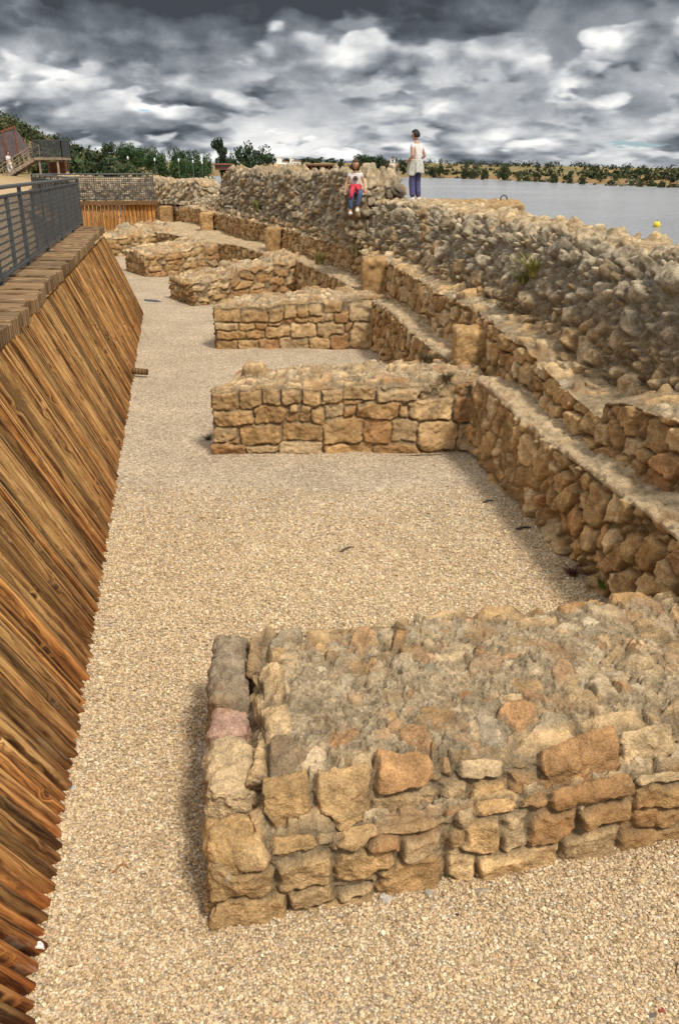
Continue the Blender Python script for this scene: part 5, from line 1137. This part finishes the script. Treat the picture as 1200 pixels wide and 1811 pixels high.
shard(128, 1393, (.018, .012), (.30, .38, .46), 'plastic_scrap', 'tiny blue grey plastic scrap at the foot of the planks', 'plastic', 7, .4)
shard(65, 1722, (.035, .012), (.20, .17, .14), 'wood_splinter', 'grey wood splinter on the gravel below the white paper', 'splinter', 8, .3, -.3)
for i, (u, v, s_) in enumerate([(240, 1778, .013), (126, 1710, .014), (300, 1420, .012), (1132, 1669, .010), (808, 1618, .010), (1075, 1622, .011)]):
    shard(u, v, (s_, s_ * .8), (.06, .05, .045), 'dark_pebble', ['dark pebble at the bottom edge left of centre', 'dark pebble near the grey splinter', 'dark pebble in the shadow of the nearest wall', 'single dark pebble on the gravel at lower right', 'dark pebble just below the long tile shard', 'dark pebble in open gravel left of the lower right one'][i], 'pebble', 30 + i, .7)
def twig(u, v, L, ang, c, name, label, cat, curl=0.0, r_=.004, seed=1):
    p, nr = drop(u, v); mb = MB(); pts = []
    for k in range(8):
        t = k / 7 - .5; a = ang + curl * t; pts.append((p[0] + math.cos(ang) * L * t - math.sin(ang) * L * .25 * math.sin(curl * 3 * t), p[1] + math.sin(ang) * L * t + math.cos(ang) * L * .25 * math.sin(curl * 3 * t), p[2] + r_ * 1.5 + .006 * math.cos(7 * t)))
    mb.tube(pts, [r_ * .6] + [r_] * 6 + [r_ * .4], 6, c); mb.tube([pts[3], (pts[3][0] + L * .2 * math.cos(ang + .9), pts[3][1] + L * .2 * math.sin(ang + .9), p[2] + r_ * 2)], [r_ * .7, r_ * .3], 5, c)
    o = mb.build(name, M_ATT, None, True); tag(o, label, cat)
twig(210, 1537, .10, .2, (.30, .15, .06), 'dry_leaf', 'curled rusty dry leaf on the gravel left of the nearest wall', 'leaf', 2.2, .006)
twig(613, 973, .16, .3, (.10, .075, .05), 'twig', 'short dark twig lying in the middle of the open gravel bay', 'twig', .6, .011)
twig(925, 936, .16, -.1, (.07, .06, .05), 'twig', 'dark twig on the gravel near the lower ledge', 'twig', .4, .012)
twig(403, 1722, .09, .5, (.15, .12, .08), 'twig', 'thin brown twig at the bottom of the gravel', 'twig', 1.6, .003)
twig(1195, 1712, .10, .6, (.05, .045, .04), 'twig', 'black twig at the right edge of the gravel', 'twig', .8, .003)
twig(385, 1800, .12, -.1, (.42, .30, .26), 'root_fibre', 'pale pinkish root fibre at the bottom edge', 'root', 1.2, .003)
twig(862, 888, .14, .1, (.09, .08, .07), 'twig', 'small dark twig on the gravel left of the ledge foot', 'twig', .5, .010)
twig(795, 893, .12, 1.2, (.55, .52, .46), 'straw', 'short pale straw lying on the gravel bay', 'straw', .4, .006)
twig(745, 806, .55, .03, (.22, .16, .09), 'stick', 'long thin stick along the foot of the second cross wall', 'stick', .15, .008)

# loose gravel: real pebbles where they are near enough to be told apart
ico = bmesh.new(); bmesh.ops.create_icosphere(ico, subdivisions=1, radius=1); IV = np.array([v_.co[:] for v_ in ico.verts]); IF = np.array([[v_.index for v_ in f.verts] for f in ico.faces]); ico.free()
rg = np.random.default_rng(7); n = 250000
yv = 1.8 + 7.4 * rg.random(n) ** 1.35; xv = rg.uniform(-2.9, 2.9, n)
half = .40 * (yv * CT + H * ST) + .6
ok = (np.abs(xv) < half) & (xv > WB(yv) - .06) & (xv < L1(yv) - .0)
sx1 = (xv - A1[0]) * eA[0] + (yv - A1[1]) * eA[1]; sy1 = -(xv - A1[0]) * eA[1] + (yv - A1[1]) * eA[0]
ok &= ~((sx1 > .06) & (sy1 > .06) & (sy1 < 1.5)); ok &= rg.random(n) < np.interp(yv, [6.5, 9.2], [1, .12])
xv, yv = xv[ok], yv[ok]; n = len(xv)
sz = rg.uniform(.0045, .0092, n) * np.where(rg.random(n) < .03, 1.5, 1) * np.interp(yv, [3, 8], [1, 1.25])
P0 = np.stack([xv, yv, 0 * xv], 1); zb0 = .02 * fbm(P0, .8, 3, 5) + .008 * fbm(P0, 4, 3, 6) + .05 * np.exp(-np.maximum(xv - WB(yv), 0) / .25) - .01
S3_ = np.stack([sz * rg.uniform(.8, 1.5, n), sz * rg.uniform(.7, 1.2, n), sz * rg.uniform(.5, .9, n)], 1)
ang = rg.uniform(0, 6.28, n); tl_ = rg.normal(size=n) * .45
V = IV[None] * S3_[:, None] * (1 + .22 * rg.normal(size=(n, 12, 1)))
ca, sa = np.cos(tl_)[:, None], np.sin(tl_)[:, None]; V = np.stack([V[..., 0] * ca - V[..., 2] * sa, V[..., 1], V[..., 0] * sa + V[..., 2] * ca], 2)
ca, sa = np.cos(ang)[:, None], np.sin(ang)[:, None]; V = np.stack([V[..., 0] * ca - V[..., 1] * sa, V[..., 0] * sa + V[..., 1] * ca, V[..., 2]], 2)
V += np.stack([xv, yv, zb0 + sz * rg.uniform(.1, .75, n)], 1)[:, None]
pal = np.array([(.36, .26, .155), (.50, .38, .235), (.58, .45, .29), (.66, .54, .38), (.74, .65, .50), (.52, .36, .24), (.40, .36, .30)]); pc = pal[rg.choice(7, n, p=[.17, .25, .24, .16, .08, .08, .02])] * rg.uniform(.80, 1.12, (n, 1)) * [1.05, 1.03, .97]
tag(mk('loose_gravel', V.reshape(-1, 3), (IF[None] + (np.arange(n) * 12)[:, None, None]).reshape(-1, 3), M_PEB, None, {'Col': np.repeat(pc, 12, 0)}, False), kind='stuff')
